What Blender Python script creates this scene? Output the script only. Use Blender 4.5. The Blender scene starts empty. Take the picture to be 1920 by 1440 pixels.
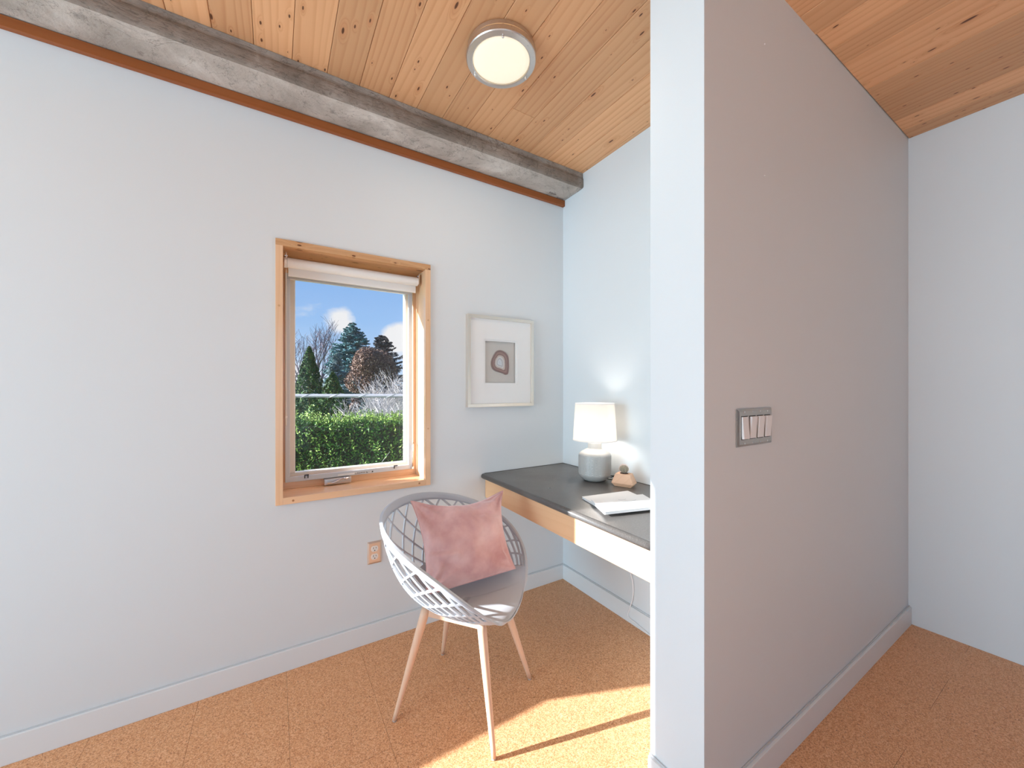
import bpy, bmesh, math, random
import numpy as np
from mathutils import Vector, Matrix, noise
PI = math.pi
random.seed(7)
scene = bpy.context.scene
COL = scene.collection

# ------------------------------------------------------------------ camera
# room frame: corner of the two niche walls = origin, window wall on Y=0, desk wall on X=0
CAM = Vector((-1.618, -1.973, 1.25))
CR = Vector((.8503, -.5263)); CD = Vector((.5263, .8503))
cd = bpy.data.cameras.new('camera'); cam = bpy.data.objects.new('camera', cd); COL.objects.link(cam)
cam.location = CAM
cam.rotation_euler = (PI/2, 0, -math.atan2(CD.x, CD.y))
cd.sensor_width = 36; cd.lens = 36*718/1920; cd.shift_y = 8/1920; cd.clip_start = .02; cd.clip_end = 400
scene.camera = cam

# ------------------------------------------------------------------ sky, sun, daylight
W = bpy.data.worlds.new('sky'); scene.world = W; W.use_nodes = True
nt = W.node_tree; nt.nodes.clear(); N = nt.nodes; L = nt.links
wo = N.new('ShaderNodeOutputWorld'); bg = N.new('ShaderNodeBackground'); L.new(bg.outputs[0], wo.inputs[0])
tc = N.new('ShaderNodeTexCoord'); sx = N.new('ShaderNodeSeparateXYZ'); L.new(tc.outputs['Generated'], sx.inputs[0])
sky = N.new('ShaderNodeValToRGB'); L.new(sx.outputs['Z'], sky.inputs[0])
e = sky.color_ramp.elements
e[0].position = 0.0; e[0].color = (.62, .80, 1.0, 1)
e[1].position = .42; e[1].color = (.20, .42, .90, 1)
m = e.new(.16); m.color = (.36, .61, 1.0, 1)
cmap = N.new('ShaderNodeMapping'); cmap.inputs['Scale'].default_value = (1, 1, 1.7); cmap.inputs['Location'].default_value = (3.3, .35, .1)
L.new(tc.outputs['Generated'], cmap.inputs[0])
cn = N.new('ShaderNodeTexNoise'); cn.inputs['Scale'].default_value = 4.2; cn.inputs['Detail'].default_value = 9; cn.inputs['Roughness'].default_value = .58
L.new(cmap.outputs[0], cn.inputs['Vector'])
cz = N.new('ShaderNodeMapRange'); cz.inputs[1].default_value = .0; cz.inputs[2].default_value = .30; cz.inputs[3].default_value = -.02; cz.inputs[4].default_value = -.20
L.new(sx.outputs['Z'], cz.inputs[0])
ca = N.new('ShaderNodeMath'); ca.operation = 'ADD'; L.new(cn.outputs['Fac'], ca.inputs[0]); L.new(cz.outputs[0], ca.inputs[1])
def puff(v, r, k=.24):
    global ca
    dp = N.new('ShaderNodeVectorMath'); dp.operation = 'DISTANCE'; nv = N.new('ShaderNodeVectorMath'); nv.operation = 'NORMALIZE'; L.new(tc.outputs['Generated'], nv.inputs[0])
    L.new(nv.outputs[0], dp.inputs[0]); dp.inputs[1].default_value = Vector(v).normalized()
    mr = N.new('ShaderNodeMapRange'); mr.interpolation_type = 'SMOOTHSTEP'; mr.inputs[1].default_value = r; mr.inputs[2].default_value = 0; mr.inputs[4].default_value = k; L.new(dp.outputs['Value'], mr.inputs[0])
    x = N.new('ShaderNodeMath'); x.operation = 'ADD'; L.new(ca.outputs[0], x.inputs[0]); L.new(mr.outputs[0], x.inputs[1]); ca = x
# cumulus standing behind the trees, and thinner ones round the horizon
puff((.30, 1.0, .12), .12, .42); puff((.262, 1.0, .135), .055, .25); puff((.140, 1.0, .160), .055, .30); puff((.02, 1.0, .10), .15); puff((-.8, .5, .2), .25); puff((-.6, -.7, .25), .3); puff((.9, .3, .2), .25)
cr = N.new('ShaderNodeValToRGB'); L.new(ca.outputs[0], cr.inputs[0])
cr.color_ramp.elements[0].position = .60; cr.color_ramp.elements[1].position = .74
cm = N.new('ShaderNodeMixRGB'); L.new(cr.outputs[0], cm.inputs[0]); L.new(sky.outputs[0], cm.inputs[1]); cm.inputs[2].default_value = (.97, .98, 1, 1)
L.new(cm.outputs[0], bg.inputs[0]); bg.inputs[1].default_value = 1.0

def sun_dir(tanE=.378):
    v = Vector((.9307, -.3658, -tanE)); v.normalize(); return v
sd = bpy.data.lights.new('sun', 'SUN'); sd.energy = 20; sd.angle = .010; sd.color = (.97, .985, 1)
so = bpy.data.objects.new('sun', sd); COL.objects.link(so); so.rotation_euler = sun_dir().to_track_quat('-Z', 'Y').to_euler(); so.location = (-8, 4, 5)

def area(name, loc, direction, sx_, sy_, power, col=(1, 1, 1)):
    d = bpy.data.lights.new(name, 'AREA'); d.shape = 'RECTANGLE'; d.size = sx_; d.size_y = sy_; d.energy = power; d.color = col
    o = bpy.data.objects.new(name, d); COL.objects.link(o); o.location = loc
    o.rotation_euler = Vector(direction).to_track_quat('-Z', 'Y').to_euler(); return o
# daylight through the tall window in the far left wall; cool fill lamp added at the rear
area('daylight_left_window', (-5.72, -1.45, 1.30), (1, 0, 0), 2.1, 2.1, 152, (.56, .83, 1))
area('rear_cool_fill', (-2.6, -4.92, 1.25), (0, 1, 0), 3.0, 2.1, 10, (.30, .72, 1))
scene.view_settings.view_transform = 'Standard'; scene.view_settings.look = 'None'
scene.view_settings.gamma = 1; scene.view_settings.use_curve_mapping = False
scene.view_settings.exposure = 0.0
try:
    scene.cycles.max_bounces = 12; scene.cycles.diffuse_bounces = 6; scene.cycles.transparent_max_bounces = 16
    scene.cycles.sample_clamp_indirect = 6
except Exception: pass

# ------------------------------------------------------------------ materials
def mat(name, base=(.8, .8, .8), rough=.5, metal=0, spec=.5, **kw):
    m = bpy.data.materials.new(name); m.use_nodes = True
    b = m.node_tree.nodes['Principled BSDF']
    b.inputs['Base Color'].default_value = (*base, 1); b.inputs['Roughness'].default_value = rough
    b.inputs['Metallic'].default_value = metal; b.inputs['Specular IOR Level'].default_value = spec
    for k, v in kw.items():
        b.inputs[k.replace('_', ' ')].default_value = v
    return m
class G:
    """small node helper"""
    def __init__(s, m): s.m = m; s.t = m.node_tree; s.N = s.t.nodes; s.L = s.t.links; s.b = s.N['Principled BSDF']
    def n(s, typ, **kw):
        x = s.N.new(typ)
        for k, v in kw.items():
            if k.startswith('i_'):
                x.inputs[k[2:].replace('_', ' ')].default_value = v
            else: setattr(x, k, v)
        return x
    def l(s, a, b): s.L.new(a, b)
    def coord(s, scale=(1, 1, 1), which='Object', rnd=False, rot=(0, 0, 0)):
        t = s.n('ShaderNodeTexCoord'); mp = s.n('ShaderNodeMapping'); mp.inputs['Scale'].default_value = scale; mp.inputs['Rotation'].default_value = rot
        src = t.outputs[which]
        if rnd:
            oi = s.n('ShaderNodeObjectInfo'); cb = s.n('ShaderNodeCombineXYZ')
            mu = s.n('ShaderNodeMath', operation='MULTIPLY'); mu.inputs[1].default_value = 37.7
            s.l(oi.outputs['Random'], mu.inputs[0])
            for i in range(3): s.l(mu.outputs[0], cb.inputs[i])
            ad = s.n('ShaderNodeVectorMath', operation='ADD'); s.l(src, ad.inputs[0]); s.l(cb.outputs[0], ad.inputs[1]); src = ad.outputs[0]
        s.l(src, mp.inputs[0]); return mp.outputs[0]
    def noise(s, vec, scale, detail=4, rough=.5, dist=0):
        x = s.n('ShaderNodeTexNoise'); x.inputs['Scale'].default_value = scale; x.inputs['Detail'].default_value = detail
        x.inputs['Roughness'].default_value = rough; x.inputs['Distortion'].default_value = dist; s.l(vec, x.inputs['Vector']); return x.outputs['Fac']
    def ramp(s, fac, stops):
        r = s.n('ShaderNodeValToRGB'); s.l(fac, r.inputs[0]); el = r.color_ramp.elements
        while len(el) < len(stops): el.new(.5)
        for k, (p, c) in enumerate(stops):
            el[k].position = p; el[k].color = (*c, 1) if len(c) == 3 else c
        return r.outputs[0]
    def mix(s, fac, a, b, mode='MIX'):
        x = s.n('ShaderNodeMixRGB', blend_type=mode)
        if isinstance(fac, (int, float)): x.inputs[0].default_value = fac
        else: s.l(fac, x.inputs[0])
        for k, v in ((1, a), (2, b)):
            if isinstance(v, tuple): x.inputs[k].default_value = (*v, 1)
            else: s.l(v, x.inputs[k])
        return x.outputs[0]
    def math(s, op, a, b=0., c=None):
        x = s.n('ShaderNodeMath', operation=op)
        for k, v in enumerate((a, b) if c is None else (a, b, c)):
            if isinstance(v, (int, float)): x.inputs[k].default_value = v
            else: s.l(v, x.inputs[k])
        return x.outputs[0]
    def bump(s, h, strength=.2, dist=.002):
        x = s.n('ShaderNodeBump'); x.inputs['Strength'].default_value = strength; x.inputs['Distance'].default_value = dist
        s.l(h, x.inputs['Height']); s.l(x.outputs[0], s.b.inputs['Normal'])
    def base(s, c): s.l(c, s.b.inputs['Base Color'])

def paint(name, c, rough=.55):
    m = mat(name, c, rough, spec=.3); g = G(m); v = g.coord()
    g.bump(g.noise(v, 260, 3), .12, .001)
    a = g.noise(v, 1.3, 3); g.base(g.ramp(a, [(.3, tuple(x*.985 for x in c)), (.7, c)])); return m
M_wall = paint('wall_paint', (.720, .765, .793))
M_trimw = paint('baseboard_paint', (.765, .795, .815), .4)

def pine(name, light, dark, knot=(.10, .03, .012), rough=.42, along=1, knots=True, rnd=True, dens=.30, gs=.55):
    """along: axis index of the grain in object space; grain bands run across the next axis"""
    m = mat(name, light, rough, spec=.35); g = G(m)
    t = g.coord(rnd=rnd)
    sp = g.n('ShaderNodeSeparateXYZ'); g.l(t, sp.inputs[0])
    o = [0, 1, 2]; o.remove(along)
    acr = g.math('ADD', sp.outputs[o[0]], sp.outputs[o[1]])
    cb = g.n('ShaderNodeCombineXYZ'); g.l(acr, cb.inputs[0]); g.l(sp.outputs[along], cb.inputs[1])
    v2 = cb.outputs[0]
    def sc(vx, vy):
        x = g.n('ShaderNodeVectorMath', operation='MULTIPLY'); g.l(v2, x.inputs[0]); x.inputs[1].default_value = (vx, vy, 1); return x.outputs[0]
    warp = g.noise(sc(4, .40), 1, 2, .5)
    fine = g.noise(sc(160, 5), 1, 3, .6)
    if knots:
        def kn(sx_, sy_, thr, rad):
            vo = g.n('ShaderNodeTexVoronoi', voronoi_dimensions='2D'); vo.inputs['Scale'].default_value = 1; g.l(sc(sx_, sy_), vo.inputs['Vector'])
            s2 = g.n('ShaderNodeSeparateXYZ'); g.l(vo.outputs['Color'], s2.inputs[0])
            on = g.math('GREATER_THAN', s2.outputs[0], thr)
            rr = g.math('MULTIPLY_ADD', s2.outputs[1], rad*.8, rad*.35)
            q = g.math('DIVIDE', vo.outputs['Distance'], rr)
            mask = g.n('ShaderNodeMapRange', interpolation_type='SMOOTHSTEP'); mask.inputs[1].default_value = 1.15; mask.inputs[2].default_value = .7
            g.l(q, mask.inputs[0]); halo = g.n('ShaderNodeMapRange', interpolation_type='SMOOTHSTEP'); halo.inputs[1].default_value = 5; halo.inputs[2].default_value = .8
            g.l(q, halo.inputs[0])
            return g.math('MULTIPLY', mask.outputs[0], on), g.math('MULTIPLY', halo.outputs[0], on)
        k1, h1 = kn(14, 4.2, 1-dens*.6, .085)
        k2, h2 = kn(34, 13, 1-dens*.34, .11)
        halo = g.math('MAXIMUM', h1, g.math('MULTIPLY', h2, .5)); kk = g.math('MAXIMUM', k1, k2)
    ring = g.math('MULTIPLY_ADD', warp, 7.0, g.math('MULTIPLY', acr, 30))
    if knots: ring = g.math('MULTIPLY_ADD', halo, 2.2, ring)
    w = g.math('FRACT', ring)
    band = g.ramp(w, [(0, (0, 0, 0)), (.55, (.25, .25, .25)), (.86, (1, 1, 1)), (1, (0, 0, 0))])
    oi = g.n('ShaderNodeObjectInfo')
    patch = g.noise(sc(2.2, .7), 1, 2)
    c = g.mix(g.math('MULTIPLY', band, gs), light, dark)
    c = g.mix(g.math('MULTIPLY', fine, .25), c, dark)
    c = g.mix(g.ramp(patch, [(.40, (0, 0, 0)), (.68, (.5, .5, .5))]), c, tuple(min(1, x*1.12) for x in light))
    tone = g.n('ShaderNodeMapRange'); tone.inputs[3].default_value = .76; tone.inputs[4].default_value = 1.10; g.l(oi.outputs['Random'], tone.inputs[0])
    if rnd:
        hs = g.n('ShaderNodeHueSaturation'); g.l(c, hs.inputs['Color']); g.l(tone.outputs[0], hs.inputs['Value']); c = hs.outputs[0]
    if knots:
        c = g.mix(g.math('MULTIPLY', halo, .45), c, dark); c = g.mix(g.math('MULTIPLY', kk, .93), c, knot)
    g.base(c); g.bump(g.math('ADD', band, fine), .10, .0008); return m
M_plank = pine('ceiling_pine', (.84, .49, .26), (.61, .265, .115), rough=.5)
M_fir = pine('window_fir', (.80, .53, .33), (.70, .41, .22), knots=False, rough=.33, along=2, rnd=False)
for _m in (M_fir,):
    pass
M_firh = pine('window_fir_horizontal', (.80, .53, .33), (.70, .41, .22), knots=False, rough=.33, along=0, rnd=False)
M_firk = pine('window_fir_knotty', (.76, .46, .25), (.52, .25, .10), knots=True, rough=.33, along=0, rnd=True, dens=.9)
M_apron = pine('apron_maple', (.80, .50, .29), (.72, .40, .20), rough=.35, along=1, rnd=False, dens=.16, gs=.35)
M_trimo = pine('stained_fir_strip', (.33, .10, .026), (.24, .06, .013), knots=False, rough=.45, along=0, rnd=False)
for _m in (M_fir, M_firh):
    _b = _m.node_tree.nodes['Principled BSDF']; _b.inputs['Coat Weight'].default_value = 1; _b.inputs['Coat Roughness'].default_value = .13
M_plug = mat('wood_plug', (.42, .19, .08), .45)
M_beech = pine('beech_leg', (.77, .51, .36), (.71, .44, .30), knots=False, rough=.38, along=2, rnd=True)
M_plug2 = mat('pale_wood_plug', (.62, .36, .19), .45)

def cork():
    m = mat('cork', (.6, .33, .17), .40, spec=.45); g = G(m); v = g.coord(rnd=True)
    vo = g.n('ShaderNodeTexVoronoi'); vo.inputs['Scale'].default_value = 340; g.l(v, vo.inputs['Vector'])
    s2 = g.n('ShaderNodeSeparateXYZ'); g.l(vo.outputs['Color'], s2.inputs[0])
    n1 = g.noise(v, 430, 2, .6, .3); n2 = g.noise(v, 6, 3, .5)
    c = g.ramp(g.math('MULTIPLY_ADD', n1, .62, g.math('MULTIPLY', s2.outputs[0], .38)),
               [(.30, (.43, .18, .075)), (.42, (.63, .30, .135)), (.56, (.77, .41, .205)), (.72, (.86, .56, .34))])
    c = g.mix(g.math('MULTIPLY', n2, .22), c, (.64, .32, .14))
    dk = g.math('GREATER_THAN', s2.outputs[1], .985); c = g.mix(g.math('MULTIPLY', dk, .7), c, (.13, .05, .025))
    g.base(c); r = g.ramp(n1, [(.3, (.36, .36, .36)), (.7, (.5, .5, .5))]); g.l(r, g.b.inputs['Roughness'])
    g.bump(n1, .12, .0006); return m
M_cork = cork()

def concrete(name, a, b, c3, streak=False):
    m = mat(name, a, .85, spec=.2); g = G(m); v = g.coord(); vs = g.coord((3, 1, 14) if streak else (1, 1, 1))
    n1 = g.noise(v, 5, 8, .62, .6); n2 = g.noise(vs, 9 if streak else 15, 6, .7); n3 = g.noise(v, 3.1, 5, .6, 2.5)
    col = g.ramp(n1, [(.33, b), (.5, a), (.66, c3)])
    col = g.mix(g.ramp(n2, [(.30, (.75, .75, .75)), (.48 if streak else .42, (0, 0, 0))]), col, tuple(x*.55 for x in b))
    crack = g.ramp(g.math('ABSOLUTE', g.math('SUBTRACT', n3, .5)), [(0, (.8, .8, .8)), (.010, (0, 0, 0))])
    col = g.mix(g.math('MULTIPLY', crack, .6), col, (.09, .08, .07))
    g.base(col); g.bump(g.math('ADD', n1, n2), .8, .006); return m
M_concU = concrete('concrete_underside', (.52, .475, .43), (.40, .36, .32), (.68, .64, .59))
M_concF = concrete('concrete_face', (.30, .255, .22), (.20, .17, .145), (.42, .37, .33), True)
M_concT = concrete('concrete_band', (.36, .33, .30), (.27, .24, .215), (.44, .41, .38), True)

def brushed(name, c, rough=.32, axis=0, sc=300):
    m = mat(name, c, rough, metal=1); g = G(m); s3 = [6, 6, 6]; s3[axis] = .5
    n = g.noise(g.coord(tuple(s3)), sc/6, 3, .7)
    g.l(g.ramp(n, [(.3, (rough*.75,)*3), (.7, (rough*1.3,)*3)]), g.b.inputs['Roughness']); g.bump(n, .06, .0004); return m
M_nickel = brushed('brushed_nickel', (.66, .61, .57), .34)
M_steel = brushed('steel_plate', (.50, .46, .42), .36, 0)
M_bronze = brushed('warm_steel_plate', (.80, .70, .61), .40, 2)
M_champ = brushed('champagne_frame', (.82, .76, .68), .42, 2)
M_chrome = mat('chrome', (.75, .75, .76), .16, metal=1)
M_alu = mat('screen_frame_grey', (.56, .61, .67), .42, spec=.4)
M_sash = mat('sash_white_clad', (.86, .83, .76), .45)
M_blind = mat('blind_fabric', (.80, .80, .79), .8); _g = G(M_blind); _g.bump(_g.noise(_g.coord(), 900, 2), .15, .0004)
M_plasw = mat('white_plastic', (.84, .84, .85), .3)
M_black = mat('black_rubber', (.015, .015, .017), .5)
M_dark = mat('dark_slot', (.02, .018, .016), .6)
M_ivory = mat('ivory_plastic', (.82, .80, .76), .35)
M_white = mat('white_mat_board', (.86, .87, .87), .8)
M_linen = mat('linen_grey_board', (.58, .56, .53), .8)

def glass(name, refl=1.0):
    m = bpy.data.materials.new(name); m.use_nodes = True; t = m.node_tree; t.nodes.clear()
    o = t.nodes.new('ShaderNodeOutputMaterial'); tr = t.nodes.new('ShaderNodeBsdfTransparent'); gl = t.nodes.new('ShaderNodeBsdfGlossy')
    gl.inputs['Roughness'].default_value = .01; f = t.nodes.new('ShaderNodeFresnel'); f.inputs[0].default_value = 1.45
    mu = t.nodes.new('ShaderNodeMath'); mu.operation = 'MULTIPLY'; mu.inputs[1].default_value = refl
    ge = t.nodes.new('ShaderNodeNewGeometry'); iv = t.nodes.new('ShaderNodeMath'); iv.operation = 'SUBTRACT'; iv.inputs[0].default_value = 1; t.links.new(ge.outputs['Backfacing'], iv.inputs[1])
    m2 = t.nodes.new('ShaderNodeMath'); m2.operation = 'MULTIPLY'; t.links.new(f.outputs[0], m2.inputs[0]); t.links.new(iv.outputs[0], m2.inputs[1]); t.links.new(m2.outputs[0], mu.inputs[0])
    mx = t.nodes.new('ShaderNodeMixShader'); t.links.new(mu.outputs[0], mx.inputs[0]); t.links.new(tr.outputs[0], mx.inputs[1]); t.links.new(gl.outputs[0], mx.inputs[2])
    t.links.new(mx.outputs[0], o.inputs[0]); return m
M_glass = glass('window_glass', .6)
M_pglass = glass('picture_glass', .7)
def meshscreen():
    m = bpy.data.materials.new('insect_mesh'); m.use_nodes = True; t = m.node_tree; t.nodes.clear()
    o = t.nodes.new('ShaderNodeOutputMaterial'); tr = t.nodes.new('ShaderNodeBsdfTransparent'); df = t.nodes.new('ShaderNodeBsdfDiffuse')
    df.inputs[0].default_value = (.25, .26, .28, 1); mx = t.nodes.new('ShaderNodeMixShader'); mx.inputs[0].default_value = .06
    t.links.new(tr.outputs[0], mx.inputs[1]); t.links.new(df.outputs[0], mx.inputs[2]); t.links.new(mx.outputs[0], o.inputs[0]); return m
M_mesh = meshscreen()

def stone():
    m = mat('black_stone', (.09, .085, .08), .3, spec=.5); g = G(m); v = g.coord()
    n = g.noise(v, 320, 3, .7); n2 = g.noise(v, 5, 4)
    c = g.ramp(n, [(.35, (.085, .078, .074)), (.62, (.125, .118, .112)), (.80, (.24, .24, .235))])
    g.base(c); g.l(g.ramp(n2, [(.3, (.27, .27, .27)), (.7, (.36, .36, .36))]), g.b.inputs['Roughness']); g.bump(n, .03, .0003); return m
M_stone = stone()
M_chair = mat('grey_blue_plastic', (.52, .56, .61), .42, spec=.4)
def velvet():
    m = mat('pink_velvet', (.60, .30, .29), .85, spec=.15); b = m.node_tree.nodes['Principled BSDF']
    b.inputs['Sheen Weight'].default_value = .9; b.inputs['Sheen Roughness'].default_value = .45; b.inputs['Sheen Tint'].default_value = (1, .80, .80, 1)
    g = G(m); v = g.coord(); n = g.noise(v, 7, 4, .55, .2); n2 = g.noise(g.coord((60, 60, 4)), 8, 3)
    c = g.ramp(n, [(.32, (.52, .27, .26)), (.52, (.67, .41, .395)), (.70, (.78, .56, .54))]); c = g.mix(g.math('MULTIPLY', n2, .18), c, (.74, .50, .50))
    g.base(c); g.bump(n2, .12, .0008); return m
M_velvet = velvet()
M_ceram = mat('grey_ceramic', (.53, .515, .49), .30, spec=.6)
M_shade = bpy.data.materials.new('lamp_shade_cloth'); M_shade.use_nodes = True
t = M_shade.node_tree; t.nodes.clear(); o = t.nodes.new('ShaderNodeOutputMaterial'); df = t.nodes.new('ShaderNodeBsdfDiffuse'); tl = t.nodes.new('ShaderNodeBsdfTranslucent')
df.inputs[0].default_value = (.92, .90, .87, 1); tl.inputs[0].default_value = (.97, .94, .90, 1); mx = t.nodes.new('ShaderNodeMixShader'); mx.inputs[0].default_value = .62
t.links.new(df.outputs[0], mx.inputs[1]); t.links.new(tl.outputs[0], mx.inputs[2]); t.links.new(mx.outputs[0], o.inputs[0])
def emit(name, c, s):
    m = mat(name, (.8, .78, .7), .35); b = m.node_tree.nodes['Principled BSDF']
    b.inputs['Emission Color'].default_value = (*c, 1); b.inputs['Emission Strength'].default_value = s; return m
M_diff = emit('ceiling_lamp_diffuser', (1, .86, .60), .52)
M_glow = emit('ceiling_lamp_glow', (1, .62, .28), 1.1)
M_bulb = emit('lit_bulb', (1, .80, .58), 9)
M_woodbox = pine('planter_wood', (.82, .50, .32), (.74, .41, .25), knots=False, rough=.5, along=0, rnd=False)
M_cactus = mat('cactus_skin', (.30, .27, .20), .7); M_spine = mat('cactus_spines', (.80, .58, .50), .6); M_soil = mat('soil', (.10, .06, .045), .9)
M_paper = mat('paper', (.84, .84, .83), .6); M_ink = mat('pale_ink', (.42, .46, .47), .7)

# ------------------------------------------------------------------ geometry helpers
def link(name, bm_or_me, m=None, parent=None, loc=(0, 0, 0), rot=(0, 0, 0), smooth=False):
    if isinstance(bm_or_me, bmesh.types.BMesh):
        me = bpy.data.meshes.new(name); bm_or_me.to_mesh(me); bm_or_me.free()
    else: me = bm_or_me
    ms = m if isinstance(m, (list, tuple)) else ([m] if m else [])
    if len(me.materials) == 0:
        for x in ms: me.materials.append(x)
    if smooth:
        for p in me.polygons: p.use_smooth = True
    o = bpy.data.objects.new(name, me); COL.objects.link(o); o.location = loc; o.rotation_euler = rot
    if parent: o.parent = parent
    return o
def tag(o, label, cat=None, group=None, kind=None):
    o['label'] = label
    if cat: o['category'] = cat
    if group: o['group'] = group
    if kind: o['kind'] = kind
    return o
def thing(name, label, cat, loc=(0, 0, 0), rz=0, group=None, kind=None):
    o = bpy.data.objects.new(name, None); COL.objects.link(o); o.location = loc; o.rotation_euler = (0, 0, rz); o.empty_display_size = .05
    return tag(o, label, cat, group, kind)
def box(bm, x0, x1, y0, y1, z0, z1, mi=0):
    vs = [bm.verts.new((x, y, z)) for x in (x0, x1) for y in (y0, y1) for z in (z0, z1)]
    for f in ((0, 1, 3, 2), (4, 6, 7, 5), (0, 4, 5, 1), (2, 3, 7, 6), (0, 2, 6, 4), (1, 5, 7, 3)):
        fc = bm.faces.new([vs[i] for i in f]); fc.material_index = mi
    return vs
def bevel(bm, w, seg=2, angle=.6):
    bmesh.ops.recalc_face_normals(bm, faces=bm.faces[:])
    es = [e for e in bm.edges if len(e.link_faces) == 2 and e.calc_face_angle(0) > angle]
    bmesh.ops.bevel(bm, geom=es, offset=w, segments=seg, affect='EDGES', profile=.6)
def bx(x0, x1, y0, y1, z0, z1, b=0, seg=2):
    bm = bmesh.new(); box(bm, x0, x1, y0, y1, z0, z1)
    if b: bevel(bm, b, seg)
    else: bmesh.ops.recalc_face_normals(bm, faces=bm.faces[:])
    return bm
def lathe(prof, n=48, bm=None, origin=(0, 0, 0), axis='Z'):
    bm = bm or bmesh.new(); rings = []
    for r, z in prof:
        if r < 1e-6: rings.append([bm.verts.new((origin[0], origin[1], origin[2]+z))])
        else: rings.append([bm.verts.new((origin[0]+r*math.cos(2*PI*k/n), origin[1]+r*math.sin(2*PI*k/n), origin[2]+z)) for k in range(n)])
    for a, b in zip(rings, rings[1:]):
        for k in range(n):
            k2 = (k+1) % n
            if len(a) == 1 and len(b) == 1: continue
            if len(a) == 1: bm.faces.new((a[0], b[k2], b[k]))
            elif len(b) == 1: bm.faces.new((a[k], a[k2], b[0]))
            else: bm.faces.new((a[k], a[k2], b[k2], b[k]))
    bmesh.ops.recalc_face_normals(bm, faces=bm.faces[:]); return bm
def tube(pts, rad, n=8, bm=None, cap=True):
    bm = bm or bmesh.new(); pts = [Vector(p) for p in pts]; rings = []
    rs = rad if isinstance(rad, (list, tuple)) else [rad]*len(pts)
    t0 = (pts[1]-pts[0]).normalized(); ref = Vector((0, 0, 1)) if abs(t0.z) < .9 else Vector((1, 0, 0))
    nrm = t0.cross(ref).normalized()
    for i, p in enumerate(pts):
        t_ = (pts[min(i+1, len(pts)-1)]-pts[max(i-1, 0)]).normalized()
        nrm = (nrm - t_*nrm.dot(t_)).normalized(); bi = t_.cross(nrm)
        rings.append([bm.verts.new(p+rs[i]*(math.cos(2*PI*k/n)*nrm+math.sin(2*PI*k/n)*bi)) for k in range(n)])
    for a, b in zip(rings, rings[1:]):
        for k in range(n): bm.faces.new((a[k], a[(k+1) % n], b[(k+1) % n], b[k]))
    if cap: bm.faces.new(rings[0][::-1]); bm.faces.new(rings[-1])
    return bm
def disc_on(y, x, z, r, d=.0012, n=16):
    """small cylinder whose axis is Y, face towards -Y"""
    bm = lathe([(0, 0), (r, 0), (r, d), (0, d)], n); bmesh.ops.rotate(bm, verts=bm.verts, cent=(0, 0, 0), matrix=Matrix.Rotation(PI/2, 3, 'X'))
    bmesh.ops.translate(bm, verts=bm.verts, vec=(x, y, z)); return bm

# ================================================================== THE SETTING
ZC = 2.577
# floor: sub-base and cork tiles
fl = link('floor', bx(-5.8, 1.3, -5.0, .0, -.12, -.006), mat('floor_glue', (.16, .08, .04), .8))
tag(fl, 'warm speckled cork tile floor running under the chair and desk', 'floor', kind='structure')
rr = random.Random(3); tile_me = {}
def tile(x0, x1, y0, y1):
    k = (round(x1-x0, 3), round(y1-y0, 3))
    if k not in tile_me:
        a, b = (x1-x0)/2-.0004, (y1-y0)/2-.0004
        bm = bx(-a, a, -b, b, -.005, 0); me = bpy.data.meshes.new('cork_tile')
        bm.to_mesh(me); bm.free(); me.materials.append(M_cork); tile_me[k] = me
    o = link('cork_tile', tile_me[k], None, fl, ((x0+x1)/2, (y0+y1)/2, rr.choice((-.0002, 0, -.0001))))
TS = .303
for i in range(-19, 8):
    x0 = -.969+TS*i; x1 = x0+TS
    x0c, x1c = max(x0, -5.8), (x1 if x1 < 1.2 else 1.25)
    if x1c <= x0c: continue
    y1 = 0.; first = {0: .62, 1: .35}.get(i % 2, .6)
    near = x0 > -2.9
    if not near: first = 1.25
    while y1 > -4.99:
        step = first if y1 == 0. else (.606 if near else 1.25)
        y0 = max(y1-step, -5.0); tile(x0c, x1c, y0, y1); y1 = y0

# walls
def wall_mesh(x0, x1, y0, y1, z0, z1, holes=()):
    """wall slab along X with rectangular holes (hx0,hx1,hz0,hz1)"""
    bm = bmesh.new(); xs = sorted({x0, x1, *[h[0] for h in holes], *[h[1] for h in holes]}); zs = sorted({z0, z1, *[h[2] for h in holes], *[h[3] for h in holes]})
    def solid(i, j):
        if i < 0 or j < 0 or i >= len(xs)-1 or j >= len(zs)-1: return False
        cx, cz = (xs[i]+xs[i+1])/2, (zs[j]+zs[j+1])/2
        return not any(h[0] < cx < h[1] and h[2] < cz < h[3] for h in holes)
    V = {}
    def v(i, k, j):
        if (i, k, j) not in V: V[(i, k, j)] = bm.verts.new((xs[i], (y0, y1)[k], zs[j]))
        return V[(i, k, j)]
    for i in range(len(xs)-1):
        for j in range(len(zs)-1):
            if not solid(i, j): continue
            bm.faces.new((v(i, 0, j), v(i+1, 0, j), v(i+1, 0, j+1), v(i, 0, j+1)))
            bm.faces.new((v(i, 1, j), v(i, 1, j+1), v(i+1, 1, j+1), v(i+1, 1, j)))
            if not solid(i-1, j): bm.faces.new((v(i, 0, j), v(i, 0, j+1), v(i, 1, j+1), v(i, 1, j)))
            if not solid(i+1, j): bm.faces.new((v(i+1, 0, j), v(i+1, 1, j), v(i+1, 1, j+1), v(i+1, 0, j+1)))
            if not solid(i, j-1): bm.faces.new((v(i, 0, j), v(i, 1, j), v(i+1, 1, j), v(i+1, 0, j)))
            if not solid(i, j+1): bm.faces.new((v(i, 0, j+1), v(i+1, 0, j+1), v(i+1, 1, j+1), v(i, 1, j+1)))
    bmesh.ops.recalc_face_normals(bm, faces=bm.faces[:]); return bm
W1 = (-1.6105, -.9185, .7425, 1.9005)
W2 = (-4.245, -2.584, .77, 2.42)
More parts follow.
